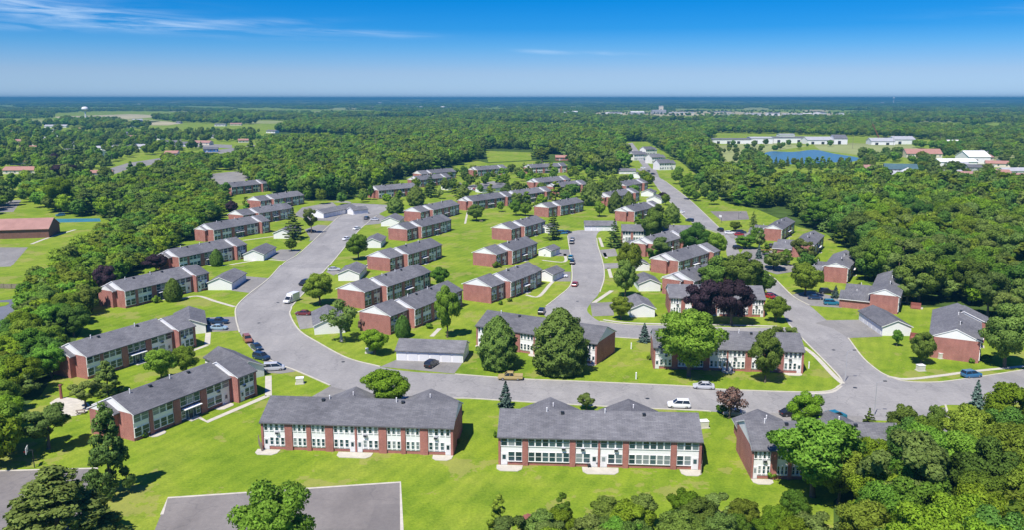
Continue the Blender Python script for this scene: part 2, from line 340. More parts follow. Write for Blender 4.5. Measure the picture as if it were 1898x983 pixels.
# the ground: one sheet, flat round the estate, rolling towards the horizon
def make_ground():
    rs = np.concatenate([np.linspace(0, 1200, 14), np.geomspace(1400, 34000, 60)]); na = 150
    rng = np.random.RandomState(3); ph = rng.rand(8) * 6.28
    v = [(0, 0, 0)]; f = []
    for r in rs[1:]:
        for k in range(na):
            a = 2 * math.pi * k / na; x, y = r * math.sin(a), r * math.cos(a); z = 0
            if r > 6500:
                t = min(1, (r - 6500) / 9000) * 0.6
                z = t * 13 * (1.0 + 0.7 * math.sin(x / 1700 + ph[0]) * math.sin(y / 2600 + ph[1]) + 0.5 * math.sin(x / 700 + ph[2] + y / 1900))
            v.append((x, y, z))
    for i in range(len(rs) - 1):
        for k in range(na):
            j = (k + 1) % na
            if i == 0: f.append((0, 1 + j, 1 + k))
            else: a = 1 + (i - 1) * na; b = 1 + i * na; f.append((a + k, a + j, b + j, b + k))
    me = bpy.data.meshes.new('ground'); me.from_pydata(v, [], f); me.materials.append(M['lawn']); recalc(me)
    if me.polygons[0].normal.z < 0: me.flip_normals()
    return tag(link('ground', me), kind='structure')
make_ground()

RA_L = [(616, 374), (635, 372), (650, 374), (652, 384), (630, 400), (619, 409), (560, 465), (527, 487), (497, 518.5), (462, 546), (439, 569), (437, 590), (444, 618), (474, 656), (515, 676), (550, 689), (612, 716)]
RA_R = [(716, 379), (723, 384), (698, 399), (670, 422), (652, 442), (604, 500), (548, 561), (540, 574), (538, 586), (555, 614), (591, 637), (644, 665), (705, 681), (760, 690), (843, 695), (963, 703.6), (1080, 708.6), (1278, 717.6), (1333, 723), (1475, 728), (1530, 727), (1550, 721), (1560, 713)]
RR_L = [(1560, 713), (1556, 700), (1520, 662), (1492, 634), (1462, 602), (1455, 590), (1434, 559), (1405, 520), (1368, 487), (1347, 472), (1342, 436), (1292, 417), (1261, 394), (1219, 348), (1205, 326), (1188, 303), (1176, 285), (1162, 266)]
RR_R = [(1172, 264), (1186, 282), (1203, 306), (1221, 327), (1233, 335), (1276, 368), (1322, 411), (1335, 424), (1360, 440), (1372, 470), (1398, 497), (1432, 515), (1468, 549), (1501, 568), (1531, 594), (1572, 628), (1598, 663), (1624, 686), (1645, 698), (1676, 707.7), (1728, 710), (1780, 705), (1898, 687), (2000, 668)]
RB_LOW = [(2000, 722), (1898, 745), (1840, 752), (1790, 752), (1752, 752), (1736, 757), (1700, 780), (1560, 778), (1420, 772), (1318, 764), (1295, 762), (1133, 755), (949, 745), (880, 740), (836, 740), (826, 748), (770, 752), (700, 752), (640, 735), (612, 716)]
road_poly = smooth_line(pxl(RA_L), 5) + smooth_line(pxl(RB_LOW), 4)[::-1][0:] + smooth_line(pxl(RR_R), 4)[::-1] + smooth_line(pxl(RR_L), 4)[::-1] + smooth_line(pxl(RA_R), 5)[::-1]
sheet('road', road_poly, 0.012, M['asphalt'])
RBW = [(1476, 622), (1462, 610), (1400, 609), (1358, 608.5), (1251, 604.7), (1169, 603), (1117, 598), (1098, 588), (1088, 576), (1096, 562), (1110, 545), (1119, 515), (1116, 485), (1107, 455), (1105, 440), (1112, 428), (1140, 424), (1140, 419), (1088, 425), (1062, 428), (1052, 436), (1056, 470), (1059, 498), (1057, 530), (1034, 552), (1012, 569), (1006, 582), (1030, 600), (1070, 614), (1105, 621), (1138, 626), (1182, 629), (1250, 631), (1358, 632), (1430, 634), (1492, 645)]
road2_poly = smooth_line(pxl(RBW), 4); sheet('road', road2_poly, 0.02, M['asphalt'])
# kerbs
kerb(RA_L[4:13]); kerb(RA_L[13:]); kerb(RA_R[2:13]); kerb(RA_R[14:]); kerb(RR_L[0:5]); kerb(RR_L[10:14]); kerb(RR_R[4:8]); kerb(RR_R[15:]); kerb(RR_R[10:14])
kerb([(834, 742), (836, 740), (880, 740.5), (949, 745), (1133, 755.5), (1295, 762.5), (1318, 764.5)])
kerb([(1112, 597), (1169, 603.5), (1251, 605), (1358, 609), (1461, 609)]); kerb([(1140, 626.5), (1182, 629), (1250, 631)]); kerb([(1106, 441), (1108, 455), (1117, 485), (1120, 515), (1112, 543)]); kerb([(1052, 437), (1057, 470), (1060, 498), (1058, 529), (1035, 551), (1012, 569)])
kerb([(1752, 752), (1756, 765), (1760, 785), (1770, 800)])
# drives and parking bays
for px in ([(616, 374), (560, 384), (545, 398), (575, 408), (619, 409), (640, 395)],
           [(565, 425), (575, 441), (573, 447), (600, 437), (612, 418), (590, 416)],
           [(452, 513), (500, 517), (470, 545), (429, 540), (435, 531)], [(488, 475), (520, 482), (535, 483), (560, 462), (520, 462)],
           [(383, 590), (440, 588), (442, 614), (384, 617)], [(488, 668), (482, 655), (505, 668), (548, 690), (520, 694), (492, 692)],
           [(612, 717), (700, 740), (690, 756), (560, 752), (575, 738)], [(548, 584), (582, 578), (604, 598), (600, 606), (556, 612)],
           [(735, 668), (858, 673), (842, 694), (705, 681)], [(1510, 600), (1532, 595), (1597, 594), (1636, 625), (1572, 628), (1545, 610)],
           [(1022, 505), (1058, 505), (1058, 523), (1022, 523)], [(1010, 462), (1058, 462), (1058, 474), (1012, 474)],
           [(1094, 563), (1135, 561), (1138, 586), (1098, 588)], [(1110, 463), (1140, 460), (1145, 474), (1118, 476)], [(1114, 488), (1146, 487), (1150, 498), (1118, 500)],
           [(670, 401), (702, 396), (722, 405), (704, 414), (676, 417)], [(1466, 548), (1500, 540), (1565, 555), (1560, 572), (1503, 568)], [(1400, 497), (1460, 490), (1500, 500), (1440, 510)],
           [(1372, 470), (1380, 458), (1430, 462), (1470, 478), (1440, 492), (1398, 495)], [(1340, 426), (1370, 428), (1398, 433), (1395, 442), (1355, 441)],
           [(860, 345), (915, 335), (945, 340), (920, 352), (885, 356)], [(812, 745), (836, 741), (826, 757), (780, 758), (776, 748)],
           [(1180, 312), (1215, 312), (1222, 327), (1205, 328)], [(604, 505), (622, 498), (634, 504), (618, 512)], [(1380, 765), (1600, 773), (1605, 790), (1390, 785)], [(1735, 757), (1755, 757), (1768, 812), (1728, 822)]):
    sheet_px('driveway', px, 0.03, M['drive'])
# sport courts
sheet_px('sports_court', [(311, 924), (742, 895), (746, 1000), (280, 1000)], 0.012, M['court'])
sheet_px('sports_court', [(-60, 876), (182, 869), (150, 985), (-60, 1000)], 0.012, M['court'])
sheet_px('sports_court', [(1316, 391), (1384, 391), (1389, 406), (1338, 409)], 0.012, M['court'])
for q in ([(300, 955), (311, 924), (742, 895), (745, 985)], [(-40, 875), (182, 869)]):
    mb = MB(); ribbon(mb, pxl(q), 0.5, 0, 0.028); tag(mb.build('court_edge', M['gravel']), kind='structure')
for (u, v) in ((636, 672), (515, 562), (1585, 720), (940, 725), (1200, 740), (1070, 560), (1545, 650), (600, 455), (480, 600)):
    x_, y_ = g(u, v); mb = MB(); mb.cone((x_, y_, 0.0), (x_, y_, 0.034), .45, .45, 14); tag(mb.build('manhole_cover', M['dark']), kind='structure')
# left side lots
sheet_px('car_park', [(-40, 458), (52, 458), (20, 495), (-40, 498)], 0.012, M['drive']); sheet_px('car_park', [(-60, 372), (40, 370), (25, 392), (-60, 395)], 0.012, M['drive'])
sheet('road', smooth_line(pxl([(-60, 560), (0, 558), (30, 556), (42, 562), (30, 580), (0, 606), (-60, 640)]), 4), 0.012, M['darkasph'])
sheet('traffic_island', smooth_line(pxl([(-60, 566), (0, 562), (16, 562), (14, 566), (0, 570), (-60, 577), (-60, 570)]), 4), 0.05, M['lawn'])
sheet_px('road', [(160, 325), (235, 302), (330, 287), (460, 270), (520, 262), (520, 267), (460, 277), (330, 296), (240, 312), (170, 337)], 0.012, M['drive'])
sheet_px('car_park', [(385, 322), (450, 316), (465, 325), (445, 340), (400, 350), (385, 338)], 0.012, M['drive']); sheet_px('road', [(290, 262), (430, 268), (430, 274), (290, 270)], 0.016, M['drive'])
sheet_px('car_park', [(400, 285), (470, 282), (470, 300), (430, 306)], 0.012, M['drive'])
sheet_px('swimming_pool', [(100, 405), (185, 404), (187, 410), (100, 412)], 0.015, m_simple('pool_water', (0.08, 0.30, 0.42), 0.15, 0.15, 0.1, 0.5))
# paths
walk([(343, 761), (384, 783), (496, 735)], sm=False); walk([(497.5, 698), (497.5, 735)]); walk([(386, 618), (384, 640)]); walk([(300, 673), (330, 660), (360, 650), (384, 641)], 1.2)
walk([(300, 553), (325, 557), (365, 550), (400, 560), (435, 570)], 1.2); walk([(385, 492), (410, 494), (440, 488), (490, 481), (528, 483)], 1.2)
walk([(450, 445), (475, 442), (510, 437)], 1.2); walk([(975, 548), (998, 551), (1018, 530), (1026, 522)], 1.2); walk([(1005, 482), (1046, 485), (1047, 470)], 1.2)
walk([(1100, 563), (1134, 540)], 1.4); walk([(1128, 498), (1133, 516)], 1.2); walk([(1120, 468), (1124, 478)], 1.2); walk([(1111, 440), (1117, 457)], 1.2)
walk([(1490, 645), (1512, 662), (1545, 697), (1562, 712)], 1.2); walk([(1645, 699), (1680, 704), (1740, 698), (1800, 690), (1900, 680)], 1.2)
walk([(1118, 594), (1170, 600), (1300, 603), (1440, 606)], 1.1); walk([(800, 625), (815, 610)], 1.2); walk([(868, 386), (862, 414)], 1.0)
walk([(1558, 716), (1540, 728), (1500, 731)], 1.0); walk([(58, 452), (90, 440), (140, 425)], 1.4)
walk([(1300, 350), (1345, 352), (1375, 345)], 2.0); walk([(1162, 266), (1180, 292)], 3)
# water, gravel, fields
def m_water():
    m, nt, out = mat('pond_water'); f = noise(nt, pos(nt), 0.3, 3)
    principled(nt, out, (0.09, 0.19, 0.25), 0.3, 0.35, f, 0.5); return m
sheet('pond', smooth_line(pxl([(1412, 285), (1430, 280), (1470, 281), (1510, 277), (1545, 284), (1592, 292), (1580, 299), (1552, 300), (1500, 305), (1450, 303), (1422, 304)]), 4), 0.03, m_water())
sheet('gravel_patch', smooth_line(pxl([(92, 748), (112, 738), (150, 742), (168, 757), (140, 772), (108, 770)]), 4), 0.015, M['gravel'])
sheet_px('field', [(1330, 300), (1312, 285), (1325, 270), (1420, 262), (1500, 270), (1430, 280), (1400, 290), (1370, 320), (1340, 318)], 0.01, M['field'])
sheet_px('field', [(1500, 262), (1690, 268), (1720, 285), (1600, 288), (1520, 278)], 0.012, M['field']); sheet_px('field', [(1770, 288), (1960, 284), (1960, 315), (1800, 308)], 0.012, M['field'])
sheet_px('field', [(900, 279), (985, 282), (985, 296), (905, 300)], 0.012, M['lawn'])
for q, mm in (([(100, 216), (240, 211), (330, 214), (240, 220), (120, 223)], 'tan'), ([(0, 221), (120, 221), (90, 229), (0, 230)], 'field'), ([(1110, 207), (1300, 206), (1560, 209), (1600, 214), (1420, 217), (1300, 214), (1180, 216), (1090, 213)], 'tan'), ([(860, 207), (960, 206), (1060, 209), (980, 212), (870, 211)], 'field'), ([(640, 200), (860, 199), (830, 202), (660, 203)], 'tan'), ([(300, 204), (520, 203), (500, 206), (320, 207)], 'field'), ([(1650, 222), (1800, 220), (1830, 225), (1680, 226)], 'field'),
              ([(1020, 219), (1100, 216), (1090, 223), (1010, 224)], 'tan'), ([(640, 221), (800, 219), (820, 223), (650, 225)], 'field'), ([(420, 213), (600, 211), (590, 215), (420, 217)], 'field'), ([(1590, 318), (1900, 325), (1900, 345), (1600, 335)], 'field'), ([(90, 244), (160, 242), (200, 252), (110, 258)], 'lawn')):
    sheet_px('field', q, 0.2, M[mm])
FIELDS = []; fr_ = random.Random(31)
for i in range(46):
    u, v = fr_.uniform(-20, 1920), 196 + 42 * fr_.random() ** 1.3; w, h = fr_.uniform(18, 70), fr_.uniform(.8, 2.2) + (v - 196) * .06
    if abs(u - 160) < 60 and 205 < v < 232: continue
    q = [(u - w, v), (u - w * .4, v - h), (u + w * .5, v - h * .8), (u + w, v + h * .1), (u + w * .5, v + h), (u - w * .5, v + h * .9)]
    FIELDS.append(q); sheet_px('field', q, 0.15, M[fr_.choice(['field', 'field', 'tan', 'lawn'])])
# woodland floor under the belts of trees: litter, its green darkened so gaps look dark
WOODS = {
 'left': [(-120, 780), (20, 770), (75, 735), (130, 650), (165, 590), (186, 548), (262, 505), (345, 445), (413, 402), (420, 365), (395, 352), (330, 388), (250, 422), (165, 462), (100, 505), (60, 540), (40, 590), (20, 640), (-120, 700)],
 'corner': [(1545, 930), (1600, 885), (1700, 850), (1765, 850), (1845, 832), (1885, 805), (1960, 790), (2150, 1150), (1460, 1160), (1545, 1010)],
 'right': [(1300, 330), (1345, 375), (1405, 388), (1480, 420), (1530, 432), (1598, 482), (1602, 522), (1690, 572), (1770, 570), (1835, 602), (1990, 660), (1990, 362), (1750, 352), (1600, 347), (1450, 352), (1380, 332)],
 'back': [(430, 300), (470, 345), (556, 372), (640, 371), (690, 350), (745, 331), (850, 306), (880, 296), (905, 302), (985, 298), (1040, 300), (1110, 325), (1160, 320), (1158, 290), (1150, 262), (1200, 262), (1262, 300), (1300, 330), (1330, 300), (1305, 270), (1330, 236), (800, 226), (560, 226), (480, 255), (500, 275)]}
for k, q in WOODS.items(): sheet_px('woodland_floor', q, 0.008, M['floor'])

# ------------------------------------------------------------------ tree prototypes
def leaf_cards(rng, P, D, size, flat=0.55, dn=0.8):
    """P centres, D outward directions -> rhombic leaf sprays with soft clump normals"""
    n = len(P); Nn = D * flat + rng.normal(size=(n, 3)) * (1 - flat) * 0.9
    Nn /= np.linalg.norm(Nn, axis=1)[:, None] + 1e-9
    A = np.cross(Nn, rng.normal(size=(n, 3))); A /= np.linalg.norm(A, axis=1)[:, None] + 1e-9
    B = np.cross(Nn, A); s = size * rng.uniform(0.6, 1.35, n)[:, None]
    q = np.stack([P - A * s * 0.62, P - B * s * 0.36 + A * s * 0.05, P + A * s * 0.62, P + B * s * 0.42 - A * s * 0.08], 1) + Nn[:, None, :] * (rng.uniform(-0.1, 0.1, (n, 4))[..., None] * s[:, None, :])
    V = q.reshape(-1, 3); Fq = np.arange(4 * n).reshape(-1, 4)
    cn = D * dn + Nn * (1 - dn); cn /= np.linalg.norm(cn, axis=1)[:, None] + 1e-9
    return V, Fq, np.repeat(cn, 4, 0)
def cards_mesh(name, V, F_, CN, m):
    me = bpy.data.meshes.new(name); me.from_pydata(V.tolist(), [], F_.tolist()); me.materials.append(m)
    me.polygons.foreach_set('use_smooth', [True] * len(me.polygons)); me.update()
    me.normals_split_custom_set_from_vertices([tuple(c) for c in CN]); return me
def crown_round(seed, n, size, R=4.6, H=11.0, base=2.2, lobes=38, shape='round', gaps=0.0):
    rng = np.random.RandomState(seed); C_ = []; rad = []
    zc = (H + base) / 2; hz = (H - base) / 2
    tries = 0
    while len(C_) < lobes and tries < 4000:
        tries += 1
        d = rng.normal(size=3); d /= np.linalg.norm(d); rr = rng.uniform(0.25, 1) ** 0.45
        p = d * rr
        zz = p[2]
        if shape == 'oval': k = math.sqrt(max(0, 1 - max(0, zz) ** 1.6)) * (1.0 if zz > -0.5 else 0.85)
        elif shape == 'cone': k = 0.98 * (1 - (zz + 1) / 2) ** 0.62 + 0.05
        elif shape == 'spread': k = 1.0 if zz > -0.2 else 0.65
        else: k = 1.0 if zz > -0.45 else 0.72
        if shape == 'oval':
            t_ = rng.uniform(0, 1) ** 1.15; zz = 2 * t_ - 1; an = rng.uniform(0, 6.283); kk = (min(1, (1 - t_) * 1.45) ** 0.62) * (0.82 + 0.18 * min(1, t_ * 5)); q_ = rng.uniform(0.3, 1) ** 0.5; p = np.array([math.cos(an) * kk * q_, math.sin(an) * kk * q_, zz]); k = 1.0
        if shape == 'cone':
            t_ = rng.uniform(0, 1) ** 1.2; zz = 2 * t_ - 1; an = rng.uniform(0, 6.283); kk = (1 - t_) ** 0.8 + 0.06; q_ = rng.uniform(0.35, 1) ** 0.5; p = np.array([math.cos(an) * kk * q_, math.sin(an) * kk * q_, zz]); k = 1.0
        if False: p = np.array([d[0] / (abs(np.hypot(d[0], d[1])) + 1e-6) * k * rr * rng.uniform(0.5, 1), d[1] / (abs(np.hypot(d[0], d[1])) + 1e-6) * k * rr * rng.uniform(0.5, 1), zz])
        r = rng.uniform(0.24, 0.40) * R * (0.55 if shape == 'cone' else 0.75 if shape == 'oval' else 0.80)
        c = np.array([p[0] * k * (R - r * 0.75), p[1] * k * (R - r * 0.75), zc + p[2] * (hz - r * 0.7)])
        if all(np.linalg.norm(c - q) > 0.55 * (r + s) * 0.75 for q, s in zip(C_, rad)): C_.append(c); rad.append(r)
    C_ = np.array(C_); rad = np.array(rad)
    w = rad ** 2; w = w / w.sum(); m = int(n * 1.7); k = rng.choice(len(C_), m, p=w)
    d = rng.normal(size=(m, 3)); d[:, 2] += 0.25; d /= np.linalg.norm(d, axis=1)[:, None]
    bump = 1 + 0.22 * np.sin(d[:, 0] * 9 + k) * np.sin(d[:, 1] * 8 + k * 2.0) * np.sin(d[:, 2] * 7 + k)
    rr = rad[k] * bump * (1 - 0.45 * rng.rand(m) ** 1.8)
    P = C_[k] + d * rr[:, None] * np.array([1, 1, 0.85])
    inside = np.zeros(m, bool)
    for c, r in zip(C_, rad): inside |= np.linalg.norm((P - c) / np.array([1, 1, 0.85]), axis=1) < r * 0.5
    keep = np.where(~inside)[0][:n]; P = P[keep]; d = d[keep]
    out = P - np.array([0, 0, zc - 0.15 * hz]); out /= np.linalg.norm(out, axis=1)[:, None]
    D = d * 0.7 + out * 0.45; D /= np.linalg.norm(D, axis=1)[:, None]
    return leaf_cards(rng, P, D, size), (C_, rad)
def crown_env(seed, n, size, R=4.4, H=12.0, base=0.3, top=1.5, belly=0.3, bump=0.24):
    rng = np.random.RandomState(seed); t = rng.rand(n * 2); 
    pr = np.where(t < belly, 0.80 + 0.20 * np.sin(t / belly * np.pi / 2), np.cos((t - belly) / (1 - belly) * np.pi / 2) ** (1 / top))
    keep = rng.rand(n * 2) < pr + 0.12; t = t[keep][:n]; pr = pr[keep][:n]; m = len(t); a = rng.rand(m) * 6.2832
    ph = rng.rand(12) * 6.28; z = base + (H - base) * t
    b = sum(np.sin(a * f + ph[i]) * np.sin(z * w + ph[i + 4] + a * q) for i, (f, w, q) in enumerate(((5, 2.1, 2), (8, 3.0, -3), (11, 1.7, 4), (3, 1.1, 1)))) / 2.2
    dep = 1 - 0.28 * rng.rand(m) ** 1.8; r = (R * pr * (1 + bump * b)) * dep + 0.05
    z2 = z + 0.25 * b - (1 - dep) * 0.6; P = np.stack([np.cos(a) * r, np.sin(a) * r, np.maximum(z2, 0.15)], 1)
    sl = np.clip((t - belly) * 1.3, -0.25, 1) + 0.25
    D = np.stack([np.cos(a), np.sin(a), sl + 0.35 * b], 1); D /= np.linalg.norm(D, axis=1)[:, None]
    return leaf_cards(rng, P, D, size), None
def crown_conifer(seed, n, size, R=2.6, H=11.0, base=0.6, tiers=17, ragged=0.15, droop=0.35):
    rng = np.random.RandomState(seed); P = []; D = []
    per = n // (tiers * 8) + 1
    for t in range(tiers):
        f = t / (tiers - 1); z = base + (H - base) * f ** 0.9; r = R * (1 - f) ** 0.9 + 0.12
        nb = max(4, int(11 * (1 - f) + 4))
        for b in range(nb):
            a = rng.uniform(0, 6.283); L = r * rng.uniform(1 - 2.2 * ragged, 1 + ragged)
            q = max(2, int(per * 8 / nb * (1.25 - f)))
            for s in rng.uniform(0.15, 1.0, q) ** 0.7:
                wd = 0.16 * L * (1.15 - s) + 0.05; o = rng.uniform(-wd, wd)
                P.append((math.cos(a) * L * s - math.sin(a) * o, math.sin(a) * L * s + math.cos(a) * o, z - droop * L * s * 0.55 + 0.12 * L * s * s + rng.uniform(-0.12, 0.12)))
                D.append((math.cos(a) * 0.75, math.sin(a) * 0.75, 0.6))
    P = np.array(P); D = np.array(D); D /= np.linalg.norm(D, axis=1)[:, None]
    return leaf_cards(rng, P, D, size, 0.6, 0.6), None
def trunk_mesh(name, seed, H, base, R, lobes, m, r0=0.26):
    rng = random.Random(seed); mb = MB(); x = y = 0.0; z = 0.0; pts = [(0, 0, -0.15)]
    top = H * 0.72
    for i in range(1, 5):
        x += rng.uniform(-0.2, 0.2); y += rng.uniform(-0.2, 0.2); pts.append((x, y, top * i / 4))
    rs = [r0 * 1.25, r0 * 0.85, r0 * 0.66, r0 * 0.45, r0 * 0.18]
    for i in range(4): mb.cone(pts[i], pts[i + 1], rs[i], rs[i + 1], 7, 0, i == 3)
    if lobes is not None:
        C_, rad = lobes
        for c in sorted([tuple(q) for q in C_], key=lambda q: q[2])[:10]:
            t = min(0.8, max(0.25, (c[2] - 1.5) / top * 0.75)); s = t * 4; i = min(3, int(s)); k = s - i
            p = [pts[i][j] + (pts[i + 1][j] - pts[i][j]) * k for j in range(3)]
            mid = tuple((p[j] + c[j]) / 2 + (0.25 if j == 2 else 0) for j in range(3))
            mb.cone(p, mid, r0 * 0.38, r0 * 0.22, 5, 0, False); mb.cone(mid, c, r0 * 0.22, r0 * 0.06, 5, 0, True)
    return mb.mesh(name, [m], True)
PROTO = {}                                              # kind -> list of (crown mesh, trunk mesh, R, H, far mesh)
def proto(kind, seeds, leaf, gen, n, size, R, H, base, bark='bark', r0=0.26, **kw):
    PROTO[kind] = []
    for s in seeds:
        (V, F_, CN), lob = gen(s, n, size, R, H, base, **kw)
        crown = cards_mesh(kind + '_crown', V, F_, CN, LEAF[leaf]); tr = trunk_mesh(kind + '_trunk', s, H, base, R, lob, M[bark], r0)
        (V, F_, CN), _ = gen(s + 50, max(500, n // 8), size * 2.5, R, H, base, **kw)
        far = cards_mesh(kind + '_far', V, F_, CN, LEAF[leaf])
        PROTO[kind].append((crown, tr, R, H, far))
proto('green', (1, 2, 3, 4), 'green', crown_round, 17500, 0.31, 4.6, 11.0, 1.8)
proto('dark', (11, 12, 13), 'dark', crown_round, 17500, 0.31, 4.6, 11.0, 1.5)
proto('lime', (21, 22, 23), 'lime', crown_round, 17500, 0.31, 4.6, 10.5, 1.4)
proto('pale', (31, 32), 'pale', crown_round, 12500, 0.31, 4.2, 11.0, 2.4, lobes=20)
proto('linden', (41, 42), 'olive', crown_env, 15000, 0.42, 4.4, 12.0, 0.5)
proto('olive', (45, 46), 'olive', crown_round, 15500, 0.31, 4.3, 10.5, 1.5)
proto('purple', (51, 52), 'purple', crown_round, 17500, 0.31, 4.8, 10.0, 1.2, lobes=34, shape='spread')
proto('narrow', (61, 62), 'green', crown_round, 9000, 0.34, 2.6, 12.0, 1.9, shape='oval', lobes=26)
proto('conic', (65, 66), 'dark', crown_env, 6000, 0.32, 2.5, 6.0, 0.15, bump=0.08)
proto('coneolive', (47, 48), 'olive', crown_env, 9000, 0.40, 3.4, 10.5, 0.6, top=1.1)
proto('spruce', (71, 72), 'spruce', crown_conifer, 7000, 0.40, 2.3, 8.5, 0.5)
proto('pine', (81, 82, 83), 'pine', crown_conifer, 12000, 0.46, 4.2, 13.0, 1.0, tiers=13, ragged=0.28, droop=0.15)
proto('softpine', (87, 88), 'pine', crown_round, 11000, 0.34, 4.0, 13.0, 0.8, shape='cone', lobes=85)
proto('shrub', (91, 92), 'green', crown_round, 2200, 0.30, 1.6, 2.2, 0.1, lobes=14, r0=0.06)
proto('sparse', (95,), 'pale', crown_round, 1900, 0.42, 3.6, 9.5, 2.0, bark='palebark', lobes=18)
proto('rust', (97,), 'red', crown_round, 1300, 0.38, 3.2, 6.5, 1.6, lobes=16, r0=0.18)
proto('bush_red', (98,), 'red', crown_round, 1500, 0.3, 1.5, 2.6, 0.1, lobes=12, r0=0.06)
rnd = random.Random(7)
def tree(kind, x, y, h, r, label, cat='tree', group=None, name=None, vi=None):
    ps = PROTO[kind]; crown, tr, R, H, far = ps[rnd.randrange(len(ps)) if vi is None else vi]
    root = empty(name or {'spruce': 'spruce_tree', 'pine': 'pine_tree', 'softpine': 'pine_tree', 'larch': 'pine_tree', 'shrub': 'shrub', 'bush_red': 'shrub', 'conic': 'clipped_tree', 'purple': 'purple_tree'}.get(kind, 'leafy_tree'), (x, y, 0), rnd.uniform(0, 6.28))
    root.scale = (r / R, r / R, h / H)
    link('crown', crown, root); link('trunk', tr, root)
    return tag(root, label, cat, group)
# ------------------------------------------------------------------ buildings
FOOT = []
EAVE, PITCH_T, OH = 5.3, 0.44, 0.6
_wcache = {}
def window_meshes(w, h):
    k = (round(w, 2), round(h, 2))
    if k not in _wcache:
        fr = MB(); t = 0.06; d = 0.09
        fr.box(-w / 2, -w / 2 + t, -d, 0, 0, h); fr.box(w / 2 - t, w / 2, -d, 0, 0, h); fr.box(-w / 2 + t, w / 2 - t, -d, 0, h - t, h); fr.box(-w / 2 - 0.04, w / 2 + 0.04, -d - 0.03, 0, -0.05, t)
        fr.box(-w / 2 + t, w / 2 - t, -d + 0.02, 0, h * 0.5 - 0.03, h * 0.5 + 0.03)
        pn = MB(); pn.box(-w / 2 + t, w / 2 - t, -0.045, -0.01, t, h - t)
        _wcache[k] = (fr.mesh('window', [M['trim']]), pn.mesh('pane', [M['glass']]))
    return _wcache[k]
def window(par, x, y, z, w, h, near=True):
    a, b = window_meshes(w, h); o = link('window', a, par, (x, y, z)); link('pane', b, o); return o
_dcache = {}
def door(par, x, y, z, w=0.95, h=2.1, m='door'):
    k = (w, h, m)
    if k not in _dcache:
        d = MB(); d.box(-w / 2 - 0.07, w / 2 + 0.07, -0.05, 0, 0, h + 0.07, 0); d.box(-w / 2, w / 2, -0.08, -0.05, 0.02, h, 1); d.box(-w * 0.3, w * 0.3, -0.095, -0.08, h * 0.5, h * 0.88, 2)
        _dcache[k] = d.mesh('door', [M['trim'], M[m], M['glass']])
    return link('door', _dcache[k], par, (x, y, z))
def unit_box(name, m, sx, sy, sz):
    b = MB(); b.box(-sx / 2, sx / 2, -sy / 2, sy / 2, 0, sz); return b.mesh(name, [m])
_ac = MB(); _ac.box(-0.33, 0.33, -0.42, 0, 0, 0.42, 0); _ac.box(-0.28, 0.28, -0.44, -0.42, 0.04, 0.38, 1); _ac = _ac.mesh('air_conditioner', [M['paleroof'], M['dark']])
_vent = MB(); _vent.cone((0, 0, -0.3), (0, 0, 0.55), 0.09, 0.09, 8, 0); _vent.cone((0, 0, 0.55), (0, 0, 0.68), 0.14, 0.08, 8, 0); _vent = _vent.mesh('vent_pipe', [M['trim']])
_box_vent = MB(); _box_vent.box(-0.25, 0.25, -0.25, 0.25, -0.3, 0.28); _box_vent.box(-0.3, 0.3, -0.3, 0.3, 0.28, 0.34); _box_vent = _box_vent.mesh('roof_vent', [M['dark']])
def roof_prof(yf, yb, ze, oh=OH, t=0.2, tan=PITCH_T):
    ym = (yf + yb) / 2; zr = ze + (ym - yf) * tan
    a, b = (yf - oh, ze - oh * tan), (yb + oh, ze - oh * tan)
    return [(a[0], a[1]), (a[0], a[1] + t), (ym, zr + t), (b[0], b[1] + t), (b[0], b[1]), (ym, zr)], ym, zr
def gable_roof(par, x0, x1, yf, yb, ze, g0=0.12, g1=0.12, oh=OH, tan=PITCH_T, m='roof'):
    prof, ym, zr = roof_prof(yf, yb, ze, oh, 0.2, tan)
    mb = MB(); mb.extrude_x(prof[::-1], x0 - g0, x1 + g1, 0, 1, None)
    # material per edge: slopes shingle, fascia and soffit trim
    n = 6; mb.m[0:6] = [1, 0, 0, 1, 1, 1] if False else mb.m[0:6]
    me = mb.mesh('roof', [M[m], M['trim']]); recalc(me)
    for p in me.polygons: p.material_index = 1 if abs(p.normal.x) > 0.9 else 0
    return link('roof', me, par), ym, zr
def gable_wall(par, x0, x1, yf, yb, ze, tan=PITCH_T, m='white'):
    ym = (yf + yb) / 2; zr = ze + (ym - yf) * tan
    mb = MB(); mb.extrude_x([(yf, ze), (yb, ze), (ym, zr)], x0, x1); me = mb.mesh('gable', [M[m]]); recalc(me)
    return link('gable', me, par)
def wallbox(par, x0, x1, yf, yb, z1, m='brick', name='wall'):
    mb = MB(); mb.box(x0, x1, yf, yb, -0.3, z1, 0, False); return mb.build(name, M[m], par)

